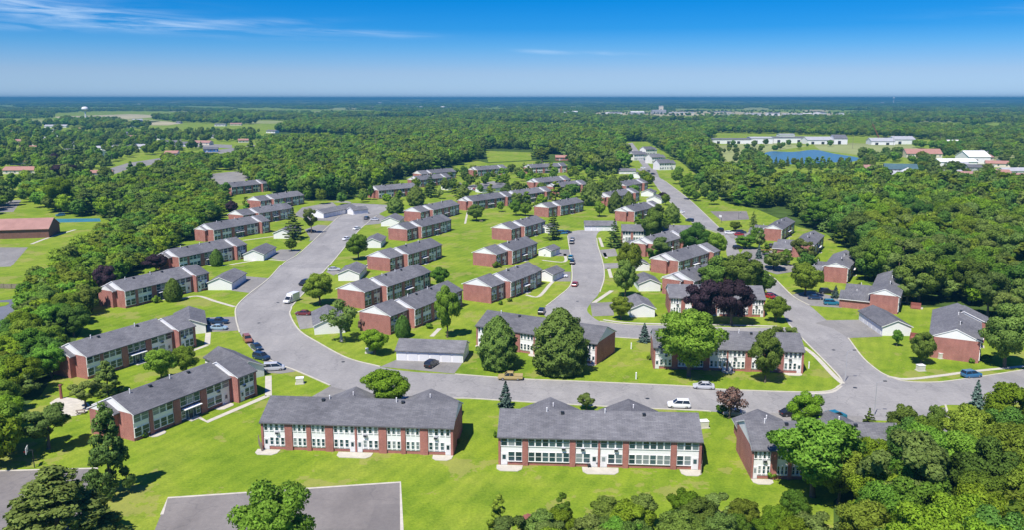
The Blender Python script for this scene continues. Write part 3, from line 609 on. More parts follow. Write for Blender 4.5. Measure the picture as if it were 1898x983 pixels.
def facade(root, x0, x1, yf, bays, near):
    tot = sum(b[1] for b in bays); k = (x1 - x0) / tot; x = x0
    for b in bays:
        w = b[1] * k; xa, xb = x, x + w; x = xb; c = (xa + xb) / 2
        if b[0] == 'b':                                   # proud brick pier
            mb = MB(); mb.box(xa, xb, yf - 0.28, yf + 0.05, -0.2, EAVE - 0.02); mb.build('pier', M['brick'], root)
        elif b[0] == 's':                                 # dark stair bay with entrance
            mb = MB(); mb.box(xa, xb, yf - 0.06, yf + 0.02, 2.5, EAVE - 0.1, 0); mb.box(xa, xb, yf - 0.07, yf + 0.02, 0, 2.5, 1); mb.build('stair_panel', [M['dark'], M['recess']], root)
            nw = 3
            for i in range(nw):
                window(root, xa + w * (i + 0.5) / nw, yf - 0.06, 3.1, w / nw * 0.86, 1.9, near)
            door(root, c, yf - 0.07, 0.02, 1.0, 2.1, 'dark'); window(root, xa + w * 0.14, yf - 0.07, 0.5, w * 0.2, 1.6, near); window(root, xb - w * 0.14, yf - 0.07, 0.5, w * 0.2, 1.6, near)
            cn = MB(); cn.box(c - w * 0.42, c + w * 0.42, yf - 1.2, yf - 0.07, 2.45, 2.58); cn.build('canopy', M['trim'], root)
            st = MB(); st.box(c - 1.2, c + 1.2, yf - 1.6, yf - 0.08, -0.1, 0.1); st.build('doorstep', M['concrete'], root)
        else:                                             # white panel: n windows up and down, optional door position, options
            n = b[2] if len(bays) == 17 else max(2, int(b[2] * 0.75)); dpos = b[3] if len(b) > 3 else None; ac = b[4] if len(b) > 4 else None
            mb = MB(); mb.box(xa + 0.04, xb - 0.04, yf - 0.08, yf + 0.02, 0.62, EAVE - 0.05); mb.build('siding_panel', M['white'], root)
            for i in range(n):
                wx = xa + w * (i + 0.5) / n; ww = w / n * (0.67 if len(bays) == 17 else 0.90)
                window(root, wx, yf - 0.08, 3.6 if len(bays) == 17 else 3.5, ww, 1.58 if len(bays) == 17 else 1.65, near)
                if dpos is not None and i == (0 if dpos == 0 else n - 1):
                    pb = MB(); pb.box(wx - w / n * 0.5 + 0.05, wx + w / n * 0.5 - 0.05, yf - 0.085, yf + 0.02, 0.0, 0.61); pb.build('door_surround', M['trim'], root)
                    door(root, wx, yf - 0.09, 0.04, min(0.95, w / n * 0.8), 2.1)
                else: window(root, wx, yf - 0.08, 0.92 if len(bays) == 17 else 0.75, ww, 1.46 if len(bays) == 17 else 1.75, near)
            if ac is not None: link('air_conditioner', _ac, root, (xa + w * ac, yf - 0.08, 3.05))

P_ = lambda w, n, d=None, a=None: ('p', w, n, d, a)
B_ = lambda w: ('b', w)
S_ = lambda w: ('s', w)
FRONT8 = [B_(.35), P_(3.8, 4, 0, .65), B_(1.3), P_(2.5, 3), B_(.75), P_(2.5, 3), B_(1.35), P_(3.8, 4, 3), B_(.3), P_(3.8, 4, 0, .4), B_(1.35), P_(2.5, 3, None), B_(.75), P_(2.5, 3), B_(1.35), P_(3.9, 4, 3, .35), B_(.4)]
FRONT6 = [B_(.35), P_(3.7, 4, 0), B_(.95), P_(7.0, 8, None, .85), B_(.95), P_(3.8, 4, 3, .32), B_(.3), P_(3.8, 4, 0, .7), B_(.95), P_(7.0, 8), B_(.95), P_(3.7, 4, 3), B_(.4)]
MAIN = [P_(2.6, 3), B_(.6), P_(3.6, 4), B_(1.2), S_(3.8), B_(1.2), P_(4.6, 5, 4, .5), B_(.3)]
def apartment(px, head, kind, label, group, L=None, D=None, origin=None, vents=2, near=True, patios=()):
    x, y = origin or g(*px); root = empty('apartment_building', (x, y, 0), R_(head)); tag(root, label, 'building', group)
    FOOT.append((x, y, R_(head), L or 34, D or 11)); secs = []
    if kind == 'L':      # narrow end, long main range, end range stepped forward
        D = D or 10.6; L = L or 30.0
        secs = [(-1.3, 0, 3.9, D - 0.3, [], .12, 0), (0, L - 5.2, 0, D, MAIN, .14, 0), (L - 5.2, L, -1.9, D - 1.9, [B_(.5), P_(3.9, 4, 0, .3), B_(.6)], .14, .14)]
    elif kind == 'LS':   # narrow end both
        D = D or 10.6; L = L or 26.0
        secs = [(-1.3, 0, 3.9, D - 0.3, [], .12, 0), (0, L, 0, D, MAIN, .14, .14)]
    elif kind == 'M':    # full gable end range, main range stepped forward, short end range stepped back
        D = D or 9.8; L = L or 34.0
        secs = [(0, 8.3, 0, D, [B_(.3), P_(3.0, 3, None, .5), B_(1.1), P_(3.0, 3, 1), B_(.3)], .14, 0), (8.3, L - 5.0, -2.4, D - 2.2, MAIN, .14, .1), (L - 5.0, L, -1.5, D - 1.5, [B_(.6), P_(3.4, 4), B_(.3)], .0, .25)]
    elif kind in ('F8', 'F6'):
        D = D or 11.4; L = L or 34.4
        secs = [(0, L, 0, D, FRONT8 if kind == 'F8' else FRONT6, .2, .2)]
    elif kind == 'R':
        D = D or 9.6; L = L or 29.0
        secs = [(0, L, 0, D, MAIN[:3] + [B_(.9)] + MAIN[4:], .14, .14)]
    roofs = []
    lift = {'L': (-.2, 0, .28), 'LS': (-.2, 0), 'M': (-.1, .2, -.05)}.get(kind, (0,))
    for (a, b, yf, yb, bays, g0, g1), lf in zip(secs, lift):
        ez = EAVE + lf
        wallbox(root, a, b, yf, yb, ez); gable_wall(root, a, b, yf + 0.001, yb - 0.001, ez)
        rf, ym, zr = gable_roof(root, a, b, yf, yb, ez, g0, g1); roofs.append((rf, a, b, ym, zr, yf))
        if bays: facade(root, a, b, yf, bays, near)
    rf, a, b, ym, zr, yf = max(roofs, key=lambda q: q[2] - q[1]); vr = random.Random(int(abs(x * 7 + y * 3)))
    for i in range(vents):
        o = link('vent_pipe', _vent, rf, (a + (b - a) * (0.12 + 0.76 * (i + vr.random() * 0.6) / vents), ym - vr.uniform(0.3, 0.8), zr + 0.1)); 
    for i in range(2): link('roof_vent', _box_vent, rf, (a + (b - a) * (0.3 + 0.4 * i) + vr.uniform(-1, 1), ym - 0.9, zr - 0.15))
    for (xa, xb, dpt) in patios:
        mb = MB(); c = (xa + xb) / 2; yy = secs[0][2] if len(secs) == 1 else secs[1][2]
        pts = [(xa, yy - 0.29), (xa + 0.1, yy - dpt * 0.7), (xa + 0.8, yy - dpt), (xb - 0.8, yy - dpt), (xb - 0.1, yy - dpt * 0.7), (xb, yy - 0.29)]
        mb.poly([(p[0], p[1], 0.09) for p in pts])
        for i in range(5): mb.poly([(*pts[i], 0), (*pts[i + 1], 0), (*pts[i + 1], 0.09), (*pts[i], 0.09)])
        mb.build('patio_slab', M['concrete'], root)
    return root, D, L
def wing(root, xc, w, y0, dep, h=2.7, hip=True, doors=True, m='brick'):
    """one-storey cross wing behind the main range, ridge square to it"""
    x0, x1 = xc - w / 2, xc + w / 2; y1 = y0 + dep; tan = 0.42
    mb = MB(); mb.box(x0, x1, y0, y1, -0.3, h, 0, False); mb.build('wing_wall', M[m], root)
    zr = h + w / 2 * tan; oh = 0.45; t = 0.18; ze = h - oh * tan
    prof = [(x0 - oh, ze), (x0 - oh, ze + t), (xc, zr + t), (x1 + oh, ze + t), (x1 + oh, ze), (xc, zr)]
    r = MB(); n = 6; ya, yb = y0 - 1.5, y1 + 0.3
    r.v += [(px, ya, pz) for px, pz in prof] + [(px, yb - (0 if not hip else 0), pz) for px, pz in prof]
    for i in range(n): j = (i + 1) % n; r.f.append((i, j, n + j, n + i)); r.m.append(0)
    r.f.append(tuple(range(n))); r.m.append(1); r.f.append(tuple(range(2 * n - 1, n - 1, -1))); r.m.append(1)
    me = r.mesh('wing_roof', [M['roof'], M['trim']]); recalc(me)
    for p in me.polygons:
        if p.normal.z < 0.25: p.material_index = 1
    ro = link('wing_roof', me, root); link('vent_pipe', _vent, ro, (xc + 0.6, y0 + dep * 0.5, zr))
    gm = MB()
    for yy in (y1 - 0.1,): gm.v += [(x0, yy, h), (x1, yy, h), (xc, zr, 0)]
    gm = MB(); gm.v = [(x0, y0, h), (x1, y0, h), (xc, y0, zr), (x0, y1 - 0.002, h), (x1, y1 - 0.002, h), (xc, y1 - 0.002, zr)]; gm.f = [(0, 1, 2), (3, 5, 4), (0, 3, 4, 1)]; gm.m = [0, 0, 0]
    me = gm.mesh('wing_gable', [M['white']]); link('wing_gable', me, root)
def garage(px, head, L, D, label, group='estate garages', h=2.5, side='front', ndoor=None, origin=None, tan=0.42, mwall='white'):
    """local x runs along the ridge; doors on the front (-y) long side"""
    x, y = origin or g(*px); root = empty('garage', (x, y, 0), R_(head)); FOOT.append((x, y, R_(head), L, D)); tag(root, label, 'garage', group)
    wallbox(root, 0, L, 0, D, h, mwall); gable_wall(root, 0, L, 0.001, D - 0.001, h, tan); gable_roof(root, 0, L, 0, D, h, .3, .3, .4, tan)
    n = ndoor or max(1, int(L // 3.6)); w = L / n
    if side in ('front', 'both'):
        for i in range(n):
            mb = MB(); xa = w * i + (w - min(2.7, w * .8)) / 2; xb = xa + min(2.7, w * .8)
            mb.box(xa, xb, -0.06, 0.01, 0.02, 2.15); mb.build('garage_door', M['gdoor'], root)
    return root

LG = 'apartment buildings along the left side of the main road'
apartment((430, 361.5), 60, 'L', 'farthest gabled brick apartment building of the left row', LG, near=False, L=30)
apartment(None, 62, 'M', 'second farthest brick building of the left row, full white gable', LG, origin=g(483, 389), near=False)
apartment(None, 62, 'M', 'third farthest building in left row beside small purple tree', LG, origin=g(451, 418), near=False)
apartment((397, 448), 62, 'L', 'left row building behind the white garage with a pine beside it', LG, near=False, L=32)
apartment((333, 503), 62, 'L', 'left row building with clipped green tree and purple tree at its gable', LG, L=31)
apartment((233.4, 573), 62, 'L', 'left row building with single dense green tree in front of its facade', LG, L=30)
apartment((163, 704.5), 63, 'L', 'second nearest building of left row, light green bushes before its facade', LG, L=29, patios=((17, 21, 2.2),))
apartment((249.5, 819.7), 62, 'L', 'nearest building of left row, tall conifer standing before its brick gable', LG, L=28.5, patios=((18.5, 22.5, 2.3), (2.8, 6.0, 1.9)))
MG = 'apartment buildings in the middle rows'
apartment((722.5, 622), 63, 'M', 'middle building behind the long garage with black car, dense tree at front', MG, L=35)
apartment((675, 574), 63, 'M', 'middle building just behind the leafless looking birch, second from the road bend', MG, L=34)
apartment((722, 504.5), 63, 'M', 'middle building with white utility box on gable, third from road bend', MG, L=33)
apartment((754, 446.5), 63, 'M', 'middle building fourth from road bend beside two small garages', MG, L=35, near=False)
apartment((779, 411.5), 63, 'M', 'middle building fifth from road bend, gable partly behind fourth building', MG, L=36, near=False)
apartment((876, 390), 50, 'L', 'middle building with round dark tree on lawn before its gable', MG, L=33, near=False)
apartment((959, 378), 50, 'L', 'far middle building between narrow green tree and stepped neighbour', MG, L=31, near=False)
apartment((1016, 402.5), 54, 'M', 'middle building above the cul-de-sac head with conifer at its gable', MG, L=33, near=False, D=9)
apartment((947, 446), 61, 'M', 'farthest of three central gabled buildings on the cul-de-sac lawn', MG, L=30)
apartment((918.5, 497), 61, 'M', 'central gabled building with bush at its corner, second of three', MG, L=30)
apartment((909, 564), 61, 'M', 'nearest of three central gabled buildings, white meter box on its gable', MG, L=31)
FG = 'far apartment buildings near the wood'
apartment((999, 352), 44, 'L', 'far brick building left of the conical olive trees', FG, L=30, near=False)
apartment((1036, 361), 44, 'L', 'far building with brick pier behind the narrow trees', FG, L=26, near=False)
apartment((702, 368), 42, 'LS', 'far brick and white clubhouse building at the end of the main road', FG, L=30, near=False)
apartment((776, 347), 48, 'L', 'far building behind the conifer beside the clubhouse', FG, L=30, near=False)
apartment((781, 335), 46, 'M', 'farthest building of the group beyond the clubhouse', FG, L=34, near=False)
apartment((885, 327), 42, 'L', 'far building below the bright meadow clearing', FG, L=30, near=False)
apartment((985, 322), 30, 'L', 'far white walled building beside the red roofed house', FG, L=34, near=False)
NG = 'apartment buildings between the cul-de-sac and right road'
apartment((1133, 382), 55, 'L', 'brick building half hidden by two conical trees near right road', NG, L=32, near=False)
apartment((1160, 359), 55, 'L', 'far building with white roof stripe beside small white garages', NG, L=28, near=False)
apartment((1175, 411), 55, 'L', 'brick building with two part gable facing the cul-de-sac head', NG, L=28, near=False)
apartment((1152, 449), -6, 'F6', 'low building behind dark tree, only its roof ends and white wall show', NG, L=33, near=False, D=9)
apartment((1215, 477), 52, 'L', 'building behind the pale whitish tree with brick pier showing', NG, L=26, near=False)
apartment((1256, 511), 50, 'L', 'brick gabled building right of white garages with long shaded facade', NG, L=28)
apartment((1284, 553), 50, 'L', 'gabled building tucked between the purple trees and the large dark tree', NG, L=24)
apartment((1240, 585), -5, 'F8', 'white fronted building behind the two purple trees', NG, L=27)
apartment((1210.6, 684), -6, 'F8', 'white fronted building behind two big trees by the lower road', NG, L=33.8, patios=((15.5, 18.5, 2.0), (29.5, 33.5, 2.0)))
apartment((884, 641), -28.5, 'F8', 'white fronted building behind two large dense lindens', NG, L=33, patios=((0, 3.5, 1.6), (15.2, 18.5, 1.8), (29.5, 33, 1.6)))
# nearest row facing the camera
FR = 'front buildings facing the camera'
r, D, L = apartment((487, 833), -4.6, 'F8', 'nearest left building facing camera with eight narrow white window bays', FR, L=34.6, patios=((-0.8, 3.4, 2.6), (14.0, 20.3, 2.6), (31.0, 34.6, 2.4)))
wing(r, 12, 10.5, D, 8.0); wing(r, 27.2, 10.5, D, 8.0)
r, D, L = apartment((924, 862), -3.4, 'F6', 'nearest central building facing camera with wide white window bays', FR, L=34.4, patios=((-0.3, 4.2, 2.6), (14.3, 20.5, 2.9), (30.8, 34.4, 2.6)))
wing(r, 8.6, 10.5, D, 8.0); wing(r, 23.6, 10.5, D, 8.0)
r, D, L = apartment((1391, 888), -3, 'F8', 'front building at right mostly hidden behind large trees', FR, L=25, patios=((0, 3.5, 2.2),))
wing(r, 5.5, 8.5, D, 8.0); wing(r, 18.5, 8.5, D, 8.0)
RG = 'apartment buildings along the right road'
r, D, L = apartment((1813, 675), 62, 'R', 'nearest right hand brick building with broad white gable', RG, L=29, D=10.4)
# its forward end range
wallbox(r, 20, 27, -1.6, 4, EAVE); gable_wall(r, 20, 27, -1.6, 8.8, EAVE); gable_roof(r, 20, 27, -1.6, 8.8, EAVE, .25, .25)
r, D, L = apartment((1663, 584), 62, 'R', 'right road building with one storey brick wings behind the grey garage', RG, L=31, D=7.6)
wing(r, 5.2, 8.0, D, 8.5); wing(r, 15.5, 8.0, D, 8.0)
r, D, L = apartment((1569, 527), 62, 'R', 'right road building with thin juniper at its white gabled wing', RG, L=28, D=7.6)
wing(r, 5.2, 8.0, D, 8.0); wing(r, 14.5, 8.0, D, 8.0)
r, D, L = apartment((1505, 479), 62, 'R', 'right road building mostly behind a tall loose tree', RG, L=28, D=7.6)
wing(r, 6, 8.0, D, 8.0); wing(r, 14.5, 8.0, D, 8.0)
r, D, L = apartment((1447, 447), 61, 'R', 'farthest right road building beside the small asphalt court', RG, L=29, D=7.4)
wing(r, 5, 8.0, D, 7.0); wing(r, 14.5, 8.0, D, 7.0)

# garages: origin is the near right corner of the gable, the ridge runs away along the heading
def gar2(px, head, L, D, label, **k):                    # given the near gable's right hand ground corner
    return garage(px, head, L, D, label, **k)
gar2((430, 539), 90, 15, 7.8, 'small white garage right of the building with the single dense tree')
gar2((489, 483), 89, 16, 7.8, 'small white garage beside the left row building with clipped tree')
gar2((540, 442), 88, 16, 8.0, 'white garage half behind the pine by the main road')
gar2((382, 618.5), 112, 15, 7.5, 'white gabled garage at far end of second nearest left building')
gar2((490, 698), 134, 15, 7.0, 'grey roofed garage at far end of nearest left building', tan=0.5)
garage((600, 404), 66, 30, 8, 'long stepped garage at the far end of the main road')
gar2((666, 522), 90, 15, 7.2, 'white garage beside silver car on the right of the main road')
gar2((706, 459), 90, 14, 7.0, 'small white garage behind the round light green tree')
gar2((740, 419), 88, 15, 9.0, 'white garage left of the fourth middle building, grey car before it')
gar2((640, 618), 105, 15, 8.0, 'grey roofed garage behind the birch by the maroon car')
garage((735, 669), -7, 16.2, 8.0, 'long white garage with black car parked in front', ndoor=6)
gar2((1024, 524), 61, 9, 6, 'white garage at the end of the nearest central building')
gar2((1021, 476), 61, 8, 5.5, 'white garage at the end of the second central building')
gar2((1019, 432), 61, 8, 5.5, 'white garage behind the conifer near parked blue car')
garage((1084, 427), -2, 15, 8.0, 'long grey roofed garage at the cul-de-sac head with dark cars', ndoor=5)
gar2((1213.5, 589), 92, 12, 7.0, 'nearest white gabled garage right of cul-de-sac entrance')
gar2((1224, 541), 92, 11, 7.0, 'white gabled garage behind the nearest one by the cul-de-sac')
gar2((1204, 503), 95, 9, 6, 'white garage left of the long shaded brick building')
gar2((1188, 468), 85, 8, 7, 'white garage beside the pale whitish tree')
gar2((1187, 438), 85, 6, 8, 'small garage roof behind the tall conifer by the cul-de-sac')
r = gar2((1688, 624), 88, 16.5, 7.5, 'long white garage beside the parking area on the right road', side='none')
for i in range(5):
    mb = MB(); mb.box(1 + i * 3.05, 3.6 + i * 3.05, 7.49, 7.57, 0.02, 2.15); mb.build('garage_door', M['gdoor'], r)
gar2((1211, 364), 70, 10, 8, 'white gabled garage by the upper right road')
gar2((1226, 377), 70, 9, 9, 'second white gabled garage by the upper right road')
gar2((893, 357), 40, 26, 7, 'far long garage with parked trucks in front')
gar2((830, 352), 45, 14, 7, 'far grey roofed garage behind the conifer by the clubhouse')
gar2((1148, 322), 5, 14, 8, 'far small garage among trees left of right road')
gar2((1186, 330), 60, 14, 8, 'far garage beside the upper end of the right road')
gar2((655, 398), 40, 0.1 + 9, 6.5, 'small white garage at the end of the stepped garage row')

# ------------------------------------------------------------------ other buildings of the town
def house(px, head, L, D, h, label, wall='cream', roof='roof', tan=0.4, name='house', cat='house', group='houses of the town', wins=4, storeys=1, gm=None):
    x, y = g(*px); root = empty(name, (x, y, 0), R_(head)); tag(root, label, cat, group)
    wallbox(root, 0, L, 0, D, h, wall); gable_wall(root, 0, L, 0.001, D - 0.001, h, tan, gm or wall); gable_roof(root, 0, L, 0, D, h, .4, .4, .6, tan, roof)
    fh = h / storeys
    for s in range(storeys):
        for i in range(wins):
            window(root, L * (i + 0.5) / wins, 0, s * fh + fh * 0.35, min(1.6, L / wins * 0.5), fh * 0.45)
    if wins: door(root, L * 0.5 / wins + L / wins * 0.5, 0, 0.02)
    return root
r = house((57, 443), 12, 30, 16, 4.2, 'long brown roofed brick building at the left edge with lawn', 'darkbrick', 'brownroof', 0.46, 'community_building', 'building', wins=0)
r.location = (*g(-45, 444), 0)
for i, (px, hd, L, D, lab, wl, rf) in enumerate((
    ((2, 305), 8, 22, 10, 'red roofed low house at far left edge', 'cream', 'redroof'), ((5, 322), 5, 26, 12, 'second red roofed low house at far left edge', 'cream', 'redroof'),
    ((95, 290), 12, 20, 10, 'red roofed house beside the dark purple tree at left', 'cream', 'redroof'), ((168, 327), 20, 16, 8, 'small red roofed house by the left road', 'cream', 'redroof'),
    ((36, 352), 10, 9, 8, 'small cream hut among the left trees', 'cream', 'paleroof'), ((232, 275), -20, 14, 9, 'grey house with blue gable among the left trees', 'paleroof', 'roof'),
    ((377, 281), 15, 16, 10, 'blue walled house by the left car park', 'bluecover', 'roof'), ((82, 236), 5, 45, 14, 'pale low building far left below the water tower', 'white', 'paleroof'),
    ((1030, 297), 0, 16, 9, 'red roofed house at the edge of the wood', 'brick', 'redroof'),
    ((1640, 330), -10, 18, 12, 'small grey blue house right of the wood', 'paleroof', 'paleroof'), ((1855, 345), 0, 22, 10, 'low white house at the right edge', 'white', 'paleroof'),
    ((1755, 327), 5, 14, 9, 'small white house left of the round dark trees', 'white', 'paleroof'), ((1835, 326), -5, 16, 9, 'small orange roofed house at the right edge', 'cream', 'redroof'))):
    house(px, hd, L, D, 3.2, lab, wl, rf, wins=4)
r = house((1640, 327), -14, 24, 14, 6.5, 'teal roofed two storey villa with white pediment right of the pond', 'cream', 'tealroof', 0.5, 'villa', 'house', wins=8, storeys=2)
mb = MB(); mb.box(11, 20, -4, 0, -0.2, 5.4); mb.build('portico', M['trim'], r)
mb = MB(); mb.extrude_x([(-0.0, 0), (0, 0), (0, 0)], 0, 0) if False else None
pm = MB(); pm.v = [(10.4, -4.5, 5.4), (20.6, -4.5, 5.4), (15.5, -4.5, 8.2), (10.4, 7, 5.4), (20.6, 7, 5.4), (15.5, 7, 8.2)]; pm.f = [(0, 1, 2), (0, 2, 5, 3), (1, 4, 5, 2), (0, 3, 4, 1)]; pm.m = [1, 0, 0, 0]; pm.build('pediment', [M['tealroof'], M['trim']], r)
house((1680, 292), -6, 36, 18, 4.5, 'large red roofed hall right of the sports field', 'cream', 'redroof', 0.5, 'hall', 'building', wins=8)
# white condominium cluster at the end of the right road
for (px, hd, lab) in (((1175, 297), 25, 'grey roofed condominium left of the road end'), ((1197, 287), 30, 'white condominium with stepped roofs, farthest up the road'), ((1208, 303), 25, 'white condominium block in the middle of the road end cluster'), ((1222, 315), 20, 'white and brick condominium nearest in the road end cluster')):
    r = house(px, hd, 12, 11, 6.2, lab, 'white', 'roof', 0.5, 'condominium', 'house', 'condominiums at the road end', wins=5, storeys=2)
    wallbox(r, 12, 18, 3, 12, 5.4, 'white'); gable_wall(r, 12, 18, 3, 12, 5.4, .5); gable_roof(r, 12, 18, 3, 12, 5.4, .1, .2, .5, .5)
hs = random.Random(12)
SUB = []
for i in range(60):
    u, v = hs.uniform(0, 640), hs.uniform(222, 292)
    if all(abs(u - a) > 22 or abs(v - b) > 7 for a, b in SUB) and not (140 < u < 180 and v < 235): SUB.append((u, v))
for i in range(26):
    u, v = hs.uniform(1590, 1890), hs.uniform(268, 338)
    if all(abs(u - a) > 26 or abs(v - b) > 9 for a, b in SUB) and not (1625 < u < 1750 and v > 270): SUB.append((u, v))
SUB.sort()
for i, (u, v) in enumerate(SUB):
    wl, rf = hs.choice([('cream', 'redroof'), ('white', 'roof'), ('white', 'paleroof'), ('cream', 'brownroof'), ('paleroof', 'roof')])
    house((u, v), hs.uniform(-30, 30), hs.uniform(12, 26), hs.uniform(9, 12), 3.4, 'small far %s house among trees, %s in order from the left' % ({'redroof': 'red roofed', 'roof': 'grey roofed', 'paleroof': 'pale roofed', 'brownroof': 'brown roofed'}[rf], '%d%s' % (i + 1, {1: 'st', 2: 'nd', 3: 'rd'}.get(i + 1 if i < 4 else (i + 1) % 10 if i > 19 else 0, 'th'))), wl, rf, wins=3, group='small far houses among trees')
    FOOT.append((*g(u, v), 0, 26, 14)); FOOT.append((g(u, v)[0] - 6, g(u, v)[1] - 34, 0, 30, 34))
# white sheds beyond the field and far commercial blocks
def shed(u, v, w_px, h, D, label, group, m='trim', rf='paleroof', head=0, tan=0.15):
    x, y = g(u, v); L = w_px * mpp(u, v); root = empty('warehouse', (x, y, 0), R_(head)); tag(root, label, 'warehouse', group)
    wallbox(root, 0, L, 0, D, h, m); gable_wall(root, 0, L, 0.01, D - .01, h, tan, m); gable_roof(root, 0, L, 0, D, h, .5, .5, .6, tan, rf)
    for i in range(max(1, int(L // 14))):
        mb = MB(); mb.box(5 + i * 14, 9 + i * 14, -0.1, 0.02, 0, h * 0.6); mb.build('loading_door', M['dark'], root)
    return root
WG = 'white sheds beyond the sports field'; rc = random.Random(3)
for (u, v, w, h, lab) in ((1322, 266, 72, 9, 'leftmost long white shed beyond the wood'), (1392, 266, 40, 10, 'second long white shed beside the leftmost one'), (1434, 265, 62, 9, 'white shed behind the pond with low roof'), (1445, 258, 28, 11, 'tall white block behind the shed by the pond'), (1497, 267, 48, 9, 'white shed right of the pond'), (1546, 267, 24, 11, 'rightmost tall white shed before the field'),
                         (1615, 268, 42, 7, 'low white shed beyond the sports field'), (1658, 267, 38, 10, 'pale two part shed beyond the sports field'), (1762, 276, 22, 9, 'grey block with pale roof at the edge of town'), (1742, 309, 70, 6, 'long pale flat roofed store right of the red hall'), (1795, 303, 40, 8, 'pale grey store with blue end right of the red hall'), (1860, 303, 30, 5, 'small white store near the right edge')):
    shed(u, v, w, h * rc.uniform(.6, .85), rc.uniform(14, 26), lab, WG, rc.choice(['trim', 'cream', 'trim', 'white']), rc.choice(['paleroof', 'trim', 'paleroof', 'roof']), rc.uniform(-7, 5), rc.choice([.12, .3, .4]))
CG = 'far white commercial blocks'
rc = random.Random(5)
far = [(1130, 213, 28, 10), (1170, 212, 36, 9), (1210, 211, 26, 14), (1222, 208, 8, 26), (1240, 213, 46, 9), (1322, 211, 34, 8), (1345, 216, 30, 9), (1385, 215, 34, 8), (1425, 214, 26, 9), (1450, 216, 40, 8), (1490, 216, 20, 10), (1522, 215, 18, 12), (1558, 217, 8, 14), (966, 210, 26, 8), (996, 209, 18, 9), (1045, 211, 12, 9), (1060, 211, 14, 9), (685, 201, 10, 10), (740, 203, 14, 9), (770, 201, 20, 9), (815, 202, 8, 12), (205, 185, 6, 30), (255, 194, 8, 10), (880, 198, 8, 9), (700, 192, 8, 12), (720, 190, 8, 12), (1540, 188, 8, 14), (1632, 192, 8, 12), (1700, 196, 10, 10)]
far.sort(); ORD = lambda n: '%d%s' % (n, 'th' if 10 <= n % 100 <= 20 else {1: 'st', 2: 'nd', 3: 'rd'}.get(n % 10, 'th'))
for i, (u, v, w, h) in enumerate(far): shed(u, v, w * rc.uniform(.6, 1), h, rc.uniform(18, 50), 'tiny pale commercial block far off, %s from the left' % ORD(i + 1), CG, rc.choice(['trim', 'trim', 'cream', 'paleroof']), rc.choice(['paleroof', 'trim', 'roof']), rc.uniform(-25, 25))
# ------------------------------------------------------------------ vehicles
def loft(mb, rings, m=0, cap=True):
    n = len(rings[0]); b = len(mb.v)
    for r in rings: mb.v += [tuple(p) for p in r]
    for i in range(len(rings) - 1):
        for k in range(n):
            j = (k + 1) % n; mb.f.append((b + i * n + k, b + i * n + j, b + (i + 1) * n + j, b + (i + 1) * n + k)); mb.m.append(m)
    if cap: mb.f.append(tuple(b + k for k in range(n - 1, -1, -1))); mb.m.append(m); e = b + (len(rings) - 1) * n; mb.f.append(tuple(e + k for k in range(n))); mb.m.append(m)
CARS = {  # length, half width, body sections (x, z bottom, z top, half width), cabin (x rear base, x rear top, x front top, x front base, z base, z top)
 'sedan': (4.6, .89, [(-2.3, .45, .78, .70), (-2.2, .30, .92, .84), (-1.4, .22, .96, .89), (0, .20, .93, .90), (1.3, .22, .90, .89), (2.05, .28, .78, .84), (2.3, .40, .62, .68)], (-1.75, -1.0, .35, 1.15, .93, 1.42)),
 'suv': (4.6, .93, [(-2.3, .45, .95, .80), (-2.22, .34, 1.06, .88), (-1.4, .26, 1.08, .93), (0, .24, 1.06, .93), (1.2, .26, 1.04, .93), (2.1, .32, .92, .88), (2.3, .45, .74, .74)], (-2.2, -1.95, .35, 1.15, 1.06, 1.70)),
 'van': (4.9, .96, [(-2.45, .45, 1.0, .82), (-2.38, .32, 1.08, .92), (-1.4, .24, 1.08, .96), (0, .22, 1.06, .96), (1.5, .26, 1.02, .95), (2.25, .32, .86, .88), (2.45, .42, .68, .72)], (-2.36, -2.15, .75, 1.75, 1.06, 1.78)),
 'pickup': (5.6, .96, [(-2.8, .50, 1.05, .88), (-2.74, .42, 1.08, .94), (-1.6, .32, 1.08, .96), (0, .30, 1.08, .96), (1.4, .32, 1.08, .95), (2.6, .38, .98, .90), (2.8, .50, .80, .78)], (-.85, -.6, .65, 1.35, 1.07, 1.76)),
 'boxvan': (6.2, 1.05, [(-3.1, .5, 1.1, .95), (-3.05, .42, 1.15, 1.05), (-1.6, .34, 1.15, 1.05), (0.4, .34, 1.15, 1.05), (1.7, .36, 1.15, 1.0), (2.9, .42, 1.0, .92), (3.1, .52, .8, .8)], (.6, .75, 1.35, 2.1, 1.14, 2.05))}
_cm = {}
